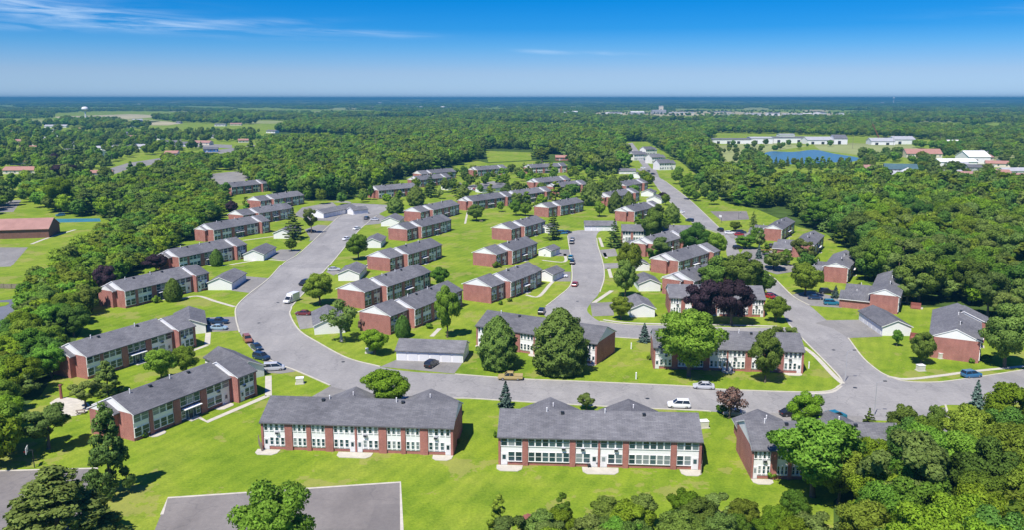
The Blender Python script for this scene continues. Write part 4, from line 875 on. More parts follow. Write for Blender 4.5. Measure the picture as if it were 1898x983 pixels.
def car_meshes(t):
    if t in _cm: return _cm[t]
    Lc, hw, secs, cb = CARS[t]; mb = MB(); rings = []
    for x, zb, zt, w in secs: rings.append([(x, -w, zb), (x, w, zb), (x, w + .02, (zb + zt) / 2), (x, w - .07, zt), (x, -w + .07, zt), (x, -w - .02, (zb + zt) / 2)])
    loft(mb, rings); xr, xrt, xft, xf, z0, z1 = cb; w0, w1 = hw - .06, hw - .22
    # roof and pillars in body colour
    loft(mb, [[(xrt - .04, -w1, z1 - .04), (xft + .04, -w1, z1 - .04), (xft + .04, w1, z1 - .04), (xrt - .04, w1, z1 - .04)], [(xrt + .08, -w1 + .08, z1 + .03), (xft - .08, -w1 + .08, z1 + .03), (xft - .08, w1 - .08, z1 + .03), (xrt + .08, w1 - .08, z1 + .03)]])
    for s in (-1, 1):
        for xb, xt in ((xr, xrt), (xf, xft), ((xr + xf) / 2 - .1, (xrt + xft) / 2)): mb.cone((xb, s * (w0 + .005), z0), (xt, s * (w1 + .005), z1), .055, .05, 4)
    if t == 'pickup':
        mb.box(-2.76, -.9, -.95, -.86, 1.05, 1.16); mb.box(-2.76, -.9, .86, .95, 1.05, 1.16); mb.box(-2.78, -2.7, -.95, .95, 1.05, 1.16)
    if t == 'boxvan': mb.box(-3.0, .62, -1.08, 1.08, 1.1, 2.75); mb.box(.5, 1.2, -.9, .9, 2.0, 2.5)
    body = mb.mesh('body', [M['trim']], False); recalc(body)
    gb = MB(); loft(gb, [[(xr, -w0, z0 - .02), (xf, -w0, z0 - .02), (xf, w0, z0 - .02), (xr, w0, z0 - .02)], [(xrt, -w1, z1 - .04), (xft, -w1, z1 - .04), (xft, w1, z1 - .04), (xrt, w1, z1 - .04)]])
    glass = gb.mesh('cabin_windows', [M['carglass']]); recalc(glass)
    wb = MB(); wb.cone((0, -.1, 0), (0, .1, 0), .33, .33, 14, 0); tyre = wb.mesh('wheel', [M['rubber']], False)
    rb = MB(); rb.cone((0, -.115, 0), (0, .115, 0), .2, .2, 10, 0); rim = rb.mesh('rim', [M['chrome']], False)
    hl = MB(); hl.box(-.06, .06, -.17, .17, -.07, .07); lamp = hl.mesh('headlight', [M['lampglass']]); tl = hl.mesh('tail_light', [M['redlamp']])
    _cm[t] = (body, glass, tyre, rim, lamp, tl); return _cm[t]
M['carglass'] = m_simple('car_glass', (0.02, 0.025, 0.03), 0.08, 0.1, 1, 0.7)
PAINT = {k: m_paint('paint_' + k, c) for k, c in dict(white=(.82, .82, .82), silver=(.52, .53, .55), grey=(.22, .23, .25), black=(.018, .019, .022), navy=(.02, .045, .09), blue=(.04, .16, .30), sky=(.30, .42, .50), teal=(.02, .17, .24), red=(.36, .03, .03), maroon=(.17, .035, .03), rust=(.32, .12, .07), yellow=(.50, .40, .08), gold=(.46, .36, .14)).items()}
def car(t, u, v, head, paint, label, group='cars parked in the estate'):
    x, y = g(u, v); body, glass, tyre, rim, lamp, tl = car_meshes(t); Lc, hw = CARS[t][:2]
    root = empty({'sedan': 'parked_car', 'suv': 'parked_car', 'van': 'minivan', 'pickup': 'pickup_truck', 'boxvan': 'box_van'}[t], (x, y, 0.03), R_(head)); tag(root, label, {'pickup': 'pickup', 'van': 'van', 'boxvan': 'van'}.get(t, 'car'), group)
    b = link('body', body, root); b.material_slots[0].link = 'OBJECT'; b.material_slots[0].material = PAINT[paint]
    link('cabin_windows', glass, root)
    for sx in (-1, 1):
        for sy in (-1, 1):
            w = link('wheel', tyre, root, (sx * Lc * .3, sy * (hw - .1), .33)); link('rim', rim, w)
    for sy in (-1, 1):
        link('headlight', lamp, root, (Lc / 2 - .12, sy * (hw - .3), .66)); link('tail_light', tl, root, (-Lc / 2 + .06, sy * (hw - .28), .75))
    return root
for c in (
 ('suv', 564, 529, 250, 'black', 'black car driving on the main road above the white van'), ('boxvan', 540, 561, 250, 'white', 'white box van parked on the main road'),
 ('sedan', 562, 585, 175, 'maroon', 'maroon car in the drive beside the birch'), ('pickup', 405, 601, 0, 'navy', 'dark navy pickup beside the white garage on the left'), ('sedan', 406, 612, 0, 'sky', 'pale blue sedan parked below the navy pickup'),
 ('suv', 459, 634, -62, 'rust', 'rust red car parked at the left kerb'), ('sedan', 476, 648, -52, 'navy', 'dark sedan parked behind the rust red car'), ('suv', 485, 667, -30, 'navy', 'dark blue wagon beside the silver minivan'), ('van', 508, 687, 12, 'silver', 'silver minivan beside the nearest left garage'),
 ('suv', 800, 680, 68, 'black', 'black car in front of the long white garage'), ('pickup', 946, 704.5, 178, 'gold', 'yellow pickup parked at the upper kerb of the lower road'), ('sedan', 1304, 721, 172, 'silver', 'silver sedan parked in tree shade on the lower road'), ('suv', 1258, 756, 175, 'white', 'white car parked behind the central front building'),
 ('suv', 1800, 700, 14, 'blue', 'blue car on the road at right edge'), ('suv', 1004, 582, 80, 'black', 'dark car behind the large linden'), ('sedan', 1066, 531, 75, 'red', 'red car on the left side of the cul-de-sac'), ('sedan', 1040, 515, 0, 'white', 'white sedan in the drive of the nearest central building'),
 ('suv', 1061, 489, 80, 'black', 'black car parked behind the blue car on the cul-de-sac'), ('suv', 1058, 480, 80, 'teal', 'dark blue car in the middle of the cul-de-sac kerb'), ('suv', 1060, 451, 80, 'black', 'black car near the head of the cul-de-sac'), ('sedan', 1061, 445, 80, 'grey', 'grey car nearest the cul-de-sac head'), ('van', 1042, 433, 5, 'blue', 'blue van behind the conifer by the cul-de-sac'), ('sedan', 1052, 432, 40, 'navy', 'navy car beside the blue van'),
 ('suv', 1094, 424.5, 70, 'black', 'left of two dark cars before the cul-de-sac garage'), ('suv', 1109, 424, 70, 'grey', 'right of two dark cars before the cul-de-sac garage'),
 ('suv', 680, 406, 80, 'navy', 'dark car beside the grey car at the upper main road'), ('sedan', 694, 408, 170, 'silver', 'grey car before the garage at the upper main road'), ('sedan', 661, 425, 245, 'white', 'upper white car parked along the main road'), ('sedan', 642, 444, 245, 'white', 'lower white car beside the light green tree'), ('sedan', 619, 503, 10, 'silver', 'silver car beside the white garage on the main road'),
 ('sedan', 646, 387, 20, 'black', 'black car by the stepped garage'), ('sedan', 577, 430, 20, 'black', 'black car in shade of the pine'), ('sedan', 1262, 394, 130, 'white', 'white car at the kerb of the upper right road'), ('suv', 1278, 410, 130, 'navy', 'navy car at the kerb of the upper right road'),
 ('suv', 1335, 428, 100, 'black', 'black car by the entrance of the court parking'), ('sedan', 1352, 433, 0, 'white', 'white car in the parking by the small court'), ('suv', 1374, 432, 10, 'navy', 'navy car right of the white car by the court'), ('sedan', 1370, 436, 5, 'red', 'red car in the parking by the court'),
 ('suv', 1368, 461, 20, 'black', 'black car under the round tree at the right road'), ('sedan', 1420, 464, 5, 'yellow', 'yellow car before the right road building'), ('suv', 1429, 458, 60, 'black', 'black car behind the yellow car'), ('suv', 1455, 488, 40, 'grey', 'grey car beside the white gable on the right road'),
 ('sedan', 1511, 556, -8, 'navy', 'dark sedan left of the teal car'), ('suv', 1541, 566, -8, 'teal', 'teal car in the drive of the right road building'), ('suv', 1532, 545, -8, 'black', 'black car behind the small spruce'), ('sedan', 1424, 553, 120, 'red', 'red car at the end of the purple tree building'),
 ('sedan', 1466, 771, 10, 'black', 'black car behind the light tree near the front right building'), ('suv', 1548, 778, 20, 'teal', 'dark teal car behind the hidden front building'), ('sedan', 1361, 771, -10, 'grey', 'grey car beside the rust coloured tree'), ('pickup', 883, 351, 150, 'red', 'red truck before the far long garage'), ('pickup', 870, 352, 150, 'white', 'white truck before the far long garage')):
    car(*c)
rc = random.Random(9)
for i, (u, v, p_) in enumerate(sorted(((112, 400, 'blue'), (415, 302, 'grey'), (424, 300, 'white'), (440, 298, 'silver'), (450, 296, 'blue'), (200, 318, 'white'), (210, 316, 'silver'), (1192, 312, 'white'), (1202, 318, 'grey'), (1210, 323, 'black'), (1585, 318, 'white'), (1600, 317, 'silver'), (1612, 317, 'white'), (1630, 318, 'white'), (1645, 336, 'black'), (1710, 318, 'white'), (1850, 315, 'white'), (1790, 317, 'blue')))):
    car(rc.choice(['sedan', 'suv']), u, v, rc.uniform(0, 360), p_, 'tiny %s car far off, %s from the left, %s' % (p_, ORD(i + 1), 'by the left car park' if u < 500 else 'at the end of the right road' if u < 1300 else 'in the town beyond the right wood'), 'distant cars')

# ------------------------------------------------------------------ named trees (kind, base u, base v, top v, crown width px, label)
TREES = [
 ('lime', 718, 757, 683, 98, 'bright green round tree behind the left front building'), ('spruce', 937, 757, 708, 29, 'small blue spruce at left rear of the central front building'), ('pale', 1088, 762, 729, 40, 'small pale tree behind the middle of the central front building'), ('rust', 1352, 776, 715, 68, 'thin rust coloured tree right of the white parked car'),
 ('green', 1277, 699, 570, 132, 'largest green tree in front of lower white fronted building'), ('dark', 1418, 710, 610, 68, 'narrower dark tree in front of lower white fronted building'), ('linden', 923, 684, 586, 76, 'smaller of the two dense linden trees'), ('linden', 1038, 692, 571, 108, 'larger of the two dense linden trees'),
 ('spruce', 1194, 635, 600, 24, 'blue spruce between the two white fronted buildings'), ('green', 1151, 594, 548, 44, 'round tree left of the nearest white gabled garage'), ('green', 1166, 520, 444, 48, 'taller green tree right of the cul-de-sac'), ('olive', 1158, 552, 478, 50, 'olive tree below the tall one right of the cul-de-sac'),
 ('pine', 1138, 458, 405, 36, 'conifer at the right side of cul-de-sac head'), ('pale', 1218, 492, 436, 54, 'pale whitish tree before the hidden brick pier'), ('dark', 1211, 452, 385, 54, 'large dark tree behind the pale whitish tree'), ('dark', 1283, 478, 410, 64, 'dark domed tree right of the low roofed building'), ('green', 1327, 482, 428, 38, 'lighter tree leaning on the dark domed tree'),
 ('dark', 1330, 548, 474, 76, 'left crown of the dark clump behind the purple trees'), ('dark', 1378, 552, 464, 88, 'middle crown of the dark clump behind the purple trees'), ('dark', 1414, 550, 500, 46, 'right crown of the dark clump by the right road'), ('purple', 1303, 602, 517, 78, 'left purple leaved tree of the pair'), ('purple', 1356, 604, 515, 84, 'right purple leaved tree of the pair'),
 ('green', 1438, 598, 550, 48, 'round tree at the end of the building behind purple trees'), ('olive', 1465, 646, 606, 40, 'olive tree at right rear of lower white fronted building'), ('olive', 1436, 640, 604, 40, 'olive tree behind lower white fronted building'), ('dark', 1707, 676, 614, 50, 'dark round tree left of nearest right hand gable'), ('green', 1662, 643, 610, 20, 'young thin tree before the long white garage'),
 ('olive', 1862, 682, 558, 98, 'big olive round tree at the right edge'), ('spruce', 1808, 764, 706, 31, 'blue spruce on the corner lawn at lower right'), ('green', 1492, 549, 484, 62, 'green tree overhanging the right road'), ('green', 1383, 460, 433, 42, 'small round tree by the upper right road'), ('green', 1433, 499, 468, 42, 'round tree near drive of right road building'), ('pale', 1488, 496, 436, 54, 'tall loose tree hiding a right road building'),
 ('spruce', 1406, 479, 450, 13, 'slim blue spruce beside the yellow car'), ('green', 1363, 428, 408, 24, 'small round tree below the asphalt court'), ('pine', 1396, 421, 390, 19, 'dark conifer right of the asphalt court'), ('green', 1277, 369, 341, 27, 'round tree at the turn of the upper right road'), ('green', 1290, 372, 352, 20, 'second round tree at the turn of the upper right road'), ('conic', 1592, 544, 524, 13, 'small conical shrub on the near right wing roof side'),
 ('conic', 1515, 492, 474, 10, 'small conical shrub beside third right road building'), ('conic', 1457, 456, 443, 11, 'small conical shrub beside fourth right road building'), ('conic', 1523, 525, 502, 9, 'thin juniper at the white gabled wing'), ('spruce', 1548, 554, 530, 16, 'small spruce beside the black car on the right'),
 ('green', 829, 627, 529, 48, 'slender green tree with its own shadow on the lawn'), ('conic', 747, 626, 584, 33, 'dense conical tree at the nearest middle building'), ('lime', 694, 658, 608, 56, 'round bright tree above the road bend'), ('sparse', 633, 634, 555, 72, 'pale barked birch in front of the grey garage'), ('bush_red', 670, 613, 588, 22, 'reddish shrub against the nearest middle gable'), ('green', 592, 566, 506, 60, 'broad tree at the kerb beside the grey garage'),
 ('green', 664, 481, 431, 44, 'round light tree beside the main road garages'), ('green', 816, 533, 494, 38, 'small round tree on the lawn right of the middle buildings'), ('pine', 545, 443, 384, 42, 'pine in front of the white garage on left'), ('pale', 577, 432, 380, 30, 'pale tree beside the pine on left'), ('green', 540, 465, 440, 24, 'little tree on the lawn below the pine'),
 ('conic', 322, 559, 516, 37, 'dense clipped tree before the third nearest left building'), ('conic', 402, 494, 460, 27, 'dense clipped tree before the fourth nearest left building'), ('purple', 291, 506, 468, 48, 'purple tree at the gable of the fourth left building'), ('purple', 197, 548, 488, 44, 'purple tree behind the third nearest left building'), ('purple', 431, 398, 370, 28, 'small purple tree high in the left row'),
 ('green', 300, 708, 645, 62, 'left bushy tree before the second nearest left building'), ('green', 345, 697, 640, 54, 'right bushy tree before the second nearest left building'), ('softpine', 200, 731, 668, 60, 'feathery conifer before the second nearest left gable'), ('pale', 160, 756, 704, 62, 'pale bushy tree by the gravel patch'), ('softpine', 207, 916, 747, 92, 'tall conifer before the nearest left gable'),
 ('softpine', 112, 1020, 866, 230, 'broad pine at the bottom left beside the court'), ('green', 512, 1065, 894, 158, 'big round tree over the court at the bottom'), ('dark', 883, 409, 377, 36, 'round dark tree on the central lawn'), ('green', 956, 399, 368, 26, 'left tree beside building above central lawn'), ('green', 974, 400, 374, 26, 'right tree beside building above central lawn'),
 ('pine', 1026, 444, 388, 32, 'conifer at the farthest central building'), ('narrow', 1030, 372, 332, 26, 'narrow tree between far middle buildings'), ('coneolive', 1095, 380, 330, 40, 'left conical olive tree among far buildings'), ('coneolive', 1136, 362, 324, 38, 'right conical olive tree among far buildings'), ('coneolive', 1140, 394, 352, 30, 'olive tree before the half hidden brick building'), ('coneolive', 1164, 394, 353, 30, 'second olive tree before the half hidden brick building'), ('green', 1111, 401, 370, 24, 'small tree left of the two part brick gable'),
 ('coneolive', 1245, 412, 374, 32, 'olive tree at the kerb of the upper right road'), ('dark', 1215, 408, 376, 32, 'dark tree behind the olive kerb tree'), ('green', 1233, 380, 357, 18, 'small tree by the white garages on the upper right road'), ('purple', 1228, 368, 354, 18, 'small purple tree by the upper right road'), ('coneolive', 733, 394, 362, 34, 'left olive tree at the far end of the main road'), ('coneolive', 771, 380, 341, 36, 'right olive tree at the far end of the main road'), ('pine', 799, 365, 321, 32, 'conifer beside the clubhouse'),
 ('dark', 840, 354, 328, 22, 'dark tree left of the far long garage'), ('coneolive', 858, 366, 339, 26, 'olive tree below the far long garage'), ('green', 687, 370, 341, 14, 'small tree on the clubhouse forecourt'), ('green', 608, 365, 336, 40, 'tree behind the second farthest left building'),
 ('narrow', 925, 1012, 917, 44, 'slender green tree at the bottom edge'), ('narrow', 1042, 988, 911, 44, 'second slender green tree at the bottom edge'), ('green', 1506, 922, 768, 178, 'largest tree before the hidden front building'), ('lime', 1494, 802, 727, 74, 'lighter tree behind the hidden front building'), ('pine', 1606, 832, 758, 50, 'dark pine right of the hidden front building'),
 ('dark', 1672, 826, 750, 64, 'dark feathery tree by the lower right junction'), ('dark', 1730, 832, 749, 46, 'narrow dark tree by the lower right junction'), ('pale', 1655, 985, 788, 170, 'broad pale green tree in the lower right corner'), ('narrow', 1005, 300, 270, 30, 'narrow tree near the red roofed house'),
 ('dark', 1705, 318, 288, 26, 'dark tree left of the red hall'), ('purple', 1752, 322, 305, 16, 'small purple tree in the right town'), ('purple', 120, 332, 300, 50, 'large dark purple tree among the left houses'), ('purple', 100, 303, 282, 26, 'small purple tree beside the red roofed house'), ('pine', 75, 298, 236, 40, 'tall dark conifer above the left houses'), ('lime', 112, 392, 325, 56, 'vivid yellow green tree left of the belt of wood'), ('pine', 160, 398, 340, 50, 'dark pine right of the vivid yellow green tree'),
 ('pine', 205, 395, 335, 56, 'second dark pine behind the belt of wood')]
for k, u, vb, vt, wpx, lab in TREES:
    x, y = g(u, vb); h = hgt(u, vb, vt + 1); r = wpx * mpp(u, vb) / 2 * (.86 if k in ('linden', 'coneolive', 'conic') else 1.0)
    tree(k, x, y, h, r, lab, 'shrub' if k == 'bush_red' else 'tree')
SHR = [(1430, 888, 26, 'wide shrub at corner of the hidden front building'), (1128, 655, 20, 'hedge shrub at shaded gable of linden building'), (900, 0, 0, ''), (977, 541, 14, 'round shrub before nearest central facade'), (944, 560, 12, 'low shrub beside nearest central gable'), (928, 566, 12, 'second low shrub beside nearest central gable'), (795, 610, 16, 'round shrub before the nearest middle facade'), (920, 497, 20, 'tall bush at the corner of the second central building'),
       (290, 562, 20, 'low hedge before the third nearest left building'), (268, 812, 18, 'shrub at front corner of nearest left building'), (325, 783, 16, 'shrub beside the entrance of nearest left building'), (340, 779, 12, 'second shrub beside the entrance of nearest left building'), (440, 742, 10, 'shrub at far end of nearest left building'), (1772, 668, 14, 'left shrub below the nearest right hand gable'), (1800, 674, 14, 'middle shrub below the nearest right hand gable'), (1828, 672, 22, 'tall shrub at the right corner of nearest right hand gable'),
       (1338, 768, 26, 'green shrub under the rust coloured tree'), (900, 530, 0, ''), (1046, 975, 30, ''), (1203, 668, 10, 'shrub left of the lower white fronted building'), (848, 825, 10, 'shrub at right end of left front building'), (1305, 840, 10, 'shrub at right end of the central front building'), (918, 812, 12, 'shrub at left end of the central front building'), (1012, 474, 12, 'shrub beside white garage of second central building')]
for u, v, w, lab in SHR:
    if not lab: continue
    x, y = g(u, v); r = w * mpp(u, v) / 2; tree('shrub', x, y, max(1.2, r * 1.3), r, lab, 'shrub', 'shrubs beside the buildings')

# ------------------------------------------------------------------ woods: nearest trees one by one, the rest as one mass
def inside(p, poly):
    x, y = p; c = False; j = len(poly) - 1
    for i in range(len(poly)):
        if (poly[i][1] > y) != (poly[j][1] > y) and x < (poly[j][0] - poly[i][0]) * (y - poly[i][1]) / (poly[j][1] - poly[i][1]) + poly[i][0]: c = not c
        j = i
    return c
def clear_of(px, py, m=2.5):
    for (x, y, a, L, D) in FOOT:
        dx, dy = px - x, py - y; u = dx * math.cos(a) + dy * math.sin(a); v = -dx * math.sin(a) + dy * math.cos(a)
        if -m - 2 < u < L + m and -m - 2.5 < v < D + m: return False
    return not any(inside((px + ox, py + oy), road_poly) or inside((px + ox, py + oy), road2_poly) for ox, oy in ((0, 0), (3, 0), (-3, 0), (0, 3), (0, -3)))
wr = random.Random(21); SC = []                           # (x, y, h, r, kind, region)
def scatter(poly, sp, hr, rr, kinds, region, excl=(), free=False):
    W_ = [g(*p) for p in poly]; E_ = [[g(*p) for p in e] for e in excl]; xs = [p[0] for p in W_]; ys = [p[1] for p in W_]
    y = min(ys); row = 0
    while y < max(ys):
        x = min(xs) + (row % 2) * sp / 2
        while x < max(xs):
            px, py = x + wr.uniform(-.38, .38) * sp, y + wr.uniform(-.38, .38) * sp
            if inside((px, py), W_) and not any(inside((px, py), e) for e in E_) and (not free or clear_of(px, py)) and (region not in ('far', 'farright', 'back') or (region == 'back' and py < 1150) or math.sin(px / 140 + 1) * math.sin(py / 210 + 2) + .5 * math.sin(px / 61 + py / 83) > -.45):
                h = wr.uniform(*hr); SC.append((px, py, h, wr.uniform(*rr) * h, wr.choice(kinds), region))
            x += sp
        y += sp * .87; row += 1
mixk = ['green'] * 5 + ['dark'] * 4 + ['lime'] * 2 + ['olive', 'pale']
scatter(WOODS['left'], 5.8, (5.5, 9.5), (.46, .6), ['green'] * 6 + ['dark'] * 2 + ['lime'] * 3 + ['pale'], 'left')
scatter([(-140, 770), (20, 790), (60, 800), (95, 830), (70, 870), (-20, 905), (-160, 930)], 7, (6, 10), (.42, .55), ['green', 'green', 'lime', 'pale', 'lime'], 'lowerleft')
scatter(WOODS['corner'], 6.8, (8, 12), (.40, .52), ['green'] * 6 + ['lime'] * 3 + ['dark'] * 2, 'corner')
scatter([(850, 1050), (960, 1020), (1040, 1000), (1120, 985), (1260, 968), (1400, 958), (1545, 965), (1545, 1140), (850, 1140)], 4.8, (4.5, 7), (.46, .62), ['dark', 'green', 'olive', 'green', 'lime', 'pale'], 'bottom')
scatter(WOODS['right'], 7.6, (6.5, 16.5), (.36, .54), mixk + ['pine', 'narrow', 'pale'], 'right', [[(1380, 385), (1450, 385), (1500, 415), (1400, 420)]])
scatter(WOODS['back'], 8.6, (6.5, 17), (.36, .56), mixk + ['pine', 'narrow', 'pale'], 'back', [[(985, 305), (1060, 305), (1060, 288), (1010, 285)], [(1170, 300), (1180, 262), (1265, 300), (1240, 320)], [(895, 302), (895, 275), (990, 278), (990, 300)]])
scatter([(1325, 300), (1330, 272), (1420, 268), (1560, 271), (1500, 276), (1410, 284), (1370, 318)], 30, (5, 10), (.38, .5), ['green', 'dark', 'olive'], 'town')
scatter([(222, 412), (165, 405), (60, 388), (30, 362), (150, 352), (240, 347), (300, 332), (384, 322), (388, 352), (330, 398), (270, 425)], 8.5, (7, 12), (.42, .54), ['green'] * 3 + ['lime', 'lime', 'pine', 'dark', 'olive'], 'suburb')
scatter([(296, 320), (306, 300), (432, 297), (448, 312), (384, 321)], 8.5, (8, 11), (.44, .54), ['green', 'lime', 'lime', 'dark'], 'suburb')
scatter([(455, 336), (460, 300), (520, 270), (565, 300), (525, 348)], 8.5, (9, 13), (.42, .54), ['green', 'green', 'lime', 'dark'], 'suburb')
scatter([(1368, 328), (1384, 292), (1412, 298), (1425, 312), (1425, 328)], 9, (9, 14), (.36, .46), ['dark', 'green', 'pine', 'olive'], 'town')
scatter([(-60, 420), (0, 395), (20, 380), (-60, 372)], 9, (7, 10), (.42, .52), ['green', 'dark'], 'suburb')
scatter([(-60, 385), (200, 372), (300, 345), (430, 312), (480, 270), (480, 246), (-60, 250)], 19, (8, 14), (.38, .5), ['green', 'green', 'dark', 'pine', 'lime', 'olive'], 'suburb', [[(150, 345), (225, 295), (480, 262), (480, 285), (250, 325), (175, 345)], [(290, 262), (430, 264), (430, 276), (290, 272)], [(380, 280), (480, 278), (480, 350), (380, 350)], [(-60, 315), (60, 315), (60, 335), (-60, 335)]], True)
scatter([(1590, 335), (1960, 352), (1960, 272), (1740, 262), (1590, 285), (1590, 318)], 15, (7, 12), (.38, .5), ['green', 'dark', 'olive', 'pale'], 'town', [[(1630, 335), (1640, 300), (1700, 305), (1700, 340)], [(1670, 297), (1680, 270), (1745, 280), (1745, 297)], [(1730, 312), (1740, 292), (1840, 300), (1830, 315)], [(1590, 290), (1730, 290), (1720, 262), (1590, 262)]], True)
scatter([(1400, 314), (1600, 318), (1600, 306), (1400, 305)], 11, (6, 9), (.3, .38), ['narrow', 'green', 'pine'], 'town')
scatter([(1300, 330), (1320, 322), (1400, 318), (1420, 345), (1360, 345), (1320, 350)], 10, (6, 11), (.4, .5), ['green', 'dark'], 'right')
scatter([(1300, 262), (1330, 236), (1960, 236), (1960, 268), (1760, 262), (1560, 252), (1440, 248), (1330, 250)], 13, (9, 15), (.42, .55), mixk, 'farright', [[(1316, 272), (1316, 257), (1440, 252), (1480, 257), (1570, 257), (1600, 262), (1690, 262), (1690, 275)]])
scatter([(1690, 272), (1700, 255), (1960, 262), (1960, 285), (1760, 285)], 13, (9, 14), (.42, .55), mixk, 'farright')
scatter([(-60, 252), (560, 226), (1330, 236), (1960, 240), (1960, 214), (-60, 214)], 20, (7, 19), (.48, .62), mixk, 'far', [[(1090, 220), (1110, 204), (1300, 204), (1560, 204), (1610, 219), (1420, 223), (1300, 219), (1180, 222)], [(-60, 232), (0, 218), (125, 218), (100, 232)], [(95, 225), (100, 209), (250, 208), (340, 216), (240, 224)], [(630, 227), (640, 217), (810, 216), (830, 225)]])
FW = [[g(*p) for p in q] for q in FIELDS]; SC = [s for s in SC if not (s[5] in ('far', 'farright') and any(inside((s[0], s[1]), e) for e in FW))]
SC = [s for s in SC if not (abs(s[0] - g(150, 225)[0]) < 25 and s[5] == 'far' and abs(s[1] - g(160, 225)[1]) < 60)]
scatter([(1090, 220), (1110, 205), (1300, 205), (1560, 205), (1610, 219), (1420, 223), (1300, 219), (1180, 222)], 60, (6, 11), (.48, .62), mixk, 'far')
gk = ['green', 'green', 'olive', 'dark', 'lime', 'pale', 'narrow']
scatter([(560, 378), (640, 374), (700, 352), (760, 338), (860, 322), (1000, 312), (1190, 330), (1215, 350), (1200, 372), (1110, 400), (1000, 400), (930, 398), (870, 392), (800, 372), (730, 392), (700, 388)], 18, (5.5, 9.5), (.38, .5), gk, 'rows', (), True)
scatter([(1150, 425), (1260, 420), (1330, 450), (1345, 480), (1330, 560), (1240, 560), (1200, 470)], 17, (6, 10), (.38, .5), gk, 'rows', (), True)
scatter([(1236, 338), (1290, 366), (1330, 405), (1330, 380), (1300, 345), (1262, 322)], 13, (6, 11), (.4, .5), ['green', 'green', 'dark', 'lime'], 'road', [[(1300, 385), (1400, 385), (1400, 415), (1320, 415)]], True)
scatter([(1340, 445), (1400, 440), (1440, 470), (1520, 500), (1560, 545), (1470, 540), (1400, 500)], 19, (5, 9), (.38, .5), gk, 'road', (), True)
scatter([(395, 405), (440, 385), (560, 372), (600, 380), (520, 400), (430, 450)], 24, (5, 8), (.38, .48), gk, 'rows', (), True)
n_named = len(TREES); quota = 300 - n_named
cand = sorted(SC, key=lambda s: -(s[2] / s[1]) if abs(s[0] / s[1]) < 0.66 else 0)
# do not count trees wholly outside the frame
def inframe(s):
    x, y, h = s[:3]
    for z in (h, h * .5):
        d = y * math.cos(PITCH) - (z - CAM_H) * math.sin(PITCH); u = PW / 2 + F_PX * x / d; v = PH / 2 - F_PX * ((z - CAM_H) * math.cos(PITCH) + y * math.sin(PITCH)) / d
        if -20 < u < PW + 20 and v < PH + 15: return True
    return False
cand = [s for s in cand if inframe(s)]
LABEL = {'left': 'the left wood belt', 'lowerleft': 'the lower left edge', 'corner': 'the lower right wood', 'bottom': 'the bottom thicket', 'right': 'the right wood', 'back': 'the back wood', 'suburb': 'the upper left suburb', 'rows': 'the estate lawns between buildings', 'road': 'the lawns by the right road', 'town': 'the right town'}
TONE = {'green': 'mid green leafy tree', 'dark': 'dark green leafy tree', 'lime': 'bright yellow green leafy tree', 'olive': 'olive leafy tree', 'pale': 'pale green loose tree', 'pine': 'dark conifer', 'narrow': 'narrow green tree'}
near_set = cand[:quota]; rest = set(map(id, cand[:quota]))
near_set.sort(key=lambda q: q[0] / q[1]); cnt = {}
for s in near_set:
    x, y, h, r, k, reg = s; cnt[(k, reg)] = cnt.get((k, reg), 0) + 1
    tree(k, x, y, h, r, '%s in %s, %s such from left' % (TONE[k], LABEL.get(reg, 'the far wood'), ORD(cnt[(k, reg)])), 'tree', 'trees of ' + LABEL.get(reg, 'the far wood'))
SC = [s for s in SC if id(s) not in rest]
kinds_far = ['green', 'dark', 'lime', 'olive', 'pale', 'pine', 'narrow']
def instancer(name, pts, protos, label, cat):
    """pts: (x,y,z,sx,sz,rot,idx)"""
    pc = bpy.data.collections.new(name + '_kinds')
    for i, me in enumerate(protos): pc.objects.link(bpy.data.objects.new('kind_%02d' % i, me))
    me = bpy.data.meshes.new(name); A = np.array(pts, dtype=np.float32)
    me.vertices.add(len(A)); me.vertices.foreach_set('co', A[:, :3].ravel())
    for nm, col in (('scl_xy', 3), ('scl_z', 4), ('rot', 5)):
        a = me.attributes.new(nm, 'FLOAT', 'POINT'); a.data.foreach_set('value', np.ascontiguousarray(A[:, col]))
    a = me.attributes.new('idx', 'INT', 'POINT'); a.data.foreach_set('value', A[:, 6].astype(np.int32)); me.update()
    o = link(name, me); ng = bpy.data.node_groups.new(name, 'GeometryNodeTree')
    ng.interface.new_socket('Geometry', in_out='INPUT', socket_type='NodeSocketGeometry'); ng.interface.new_socket('Geometry', in_out='OUTPUT', socket_type='NodeSocketGeometry')
    gi = ng.nodes.new('NodeGroupInput'); go = ng.nodes.new('NodeGroupOutput'); ip = ng.nodes.new('GeometryNodeInstanceOnPoints'); ci = ng.nodes.new('GeometryNodeCollectionInfo')
    ci.inputs['Collection'].default_value = pc; ci.inputs['Separate Children'].default_value = True; ci.inputs['Reset Children'].default_value = True
    def attr(nm, t): n = ng.nodes.new('GeometryNodeInputNamedAttribute'); n.data_type = t; n.inputs['Name'].default_value = nm; return n.outputs['Attribute']
    sc_ = ng.nodes.new('ShaderNodeCombineXYZ'); a = attr('scl_xy', 'FLOAT'); ng.links.new(a, sc_.inputs[0]); ng.links.new(a, sc_.inputs[1]); ng.links.new(attr('scl_z', 'FLOAT'), sc_.inputs[2])
    ro = ng.nodes.new('ShaderNodeCombineXYZ'); ng.links.new(attr('rot', 'FLOAT'), ro.inputs[2])
    ng.links.new(gi.outputs[0], ip.inputs['Points']); ng.links.new(ci.outputs[0], ip.inputs['Instance']); ip.inputs['Pick Instance'].default_value = True
    ng.links.new(attr('idx', 'INT'), ip.inputs['Instance Index']); ng.links.new(ro.outputs[0], ip.inputs['Rotation']); ng.links.new(sc_.outputs[0], ip.inputs['Scale']); ng.links.new(ip.outputs[0], go.inputs[0])
    md = o.modifiers.new('scatter', 'NODES'); md.node_group = ng
    return tag(o, label, cat, None, 'stuff')
fp = []; off = {}; meta = []
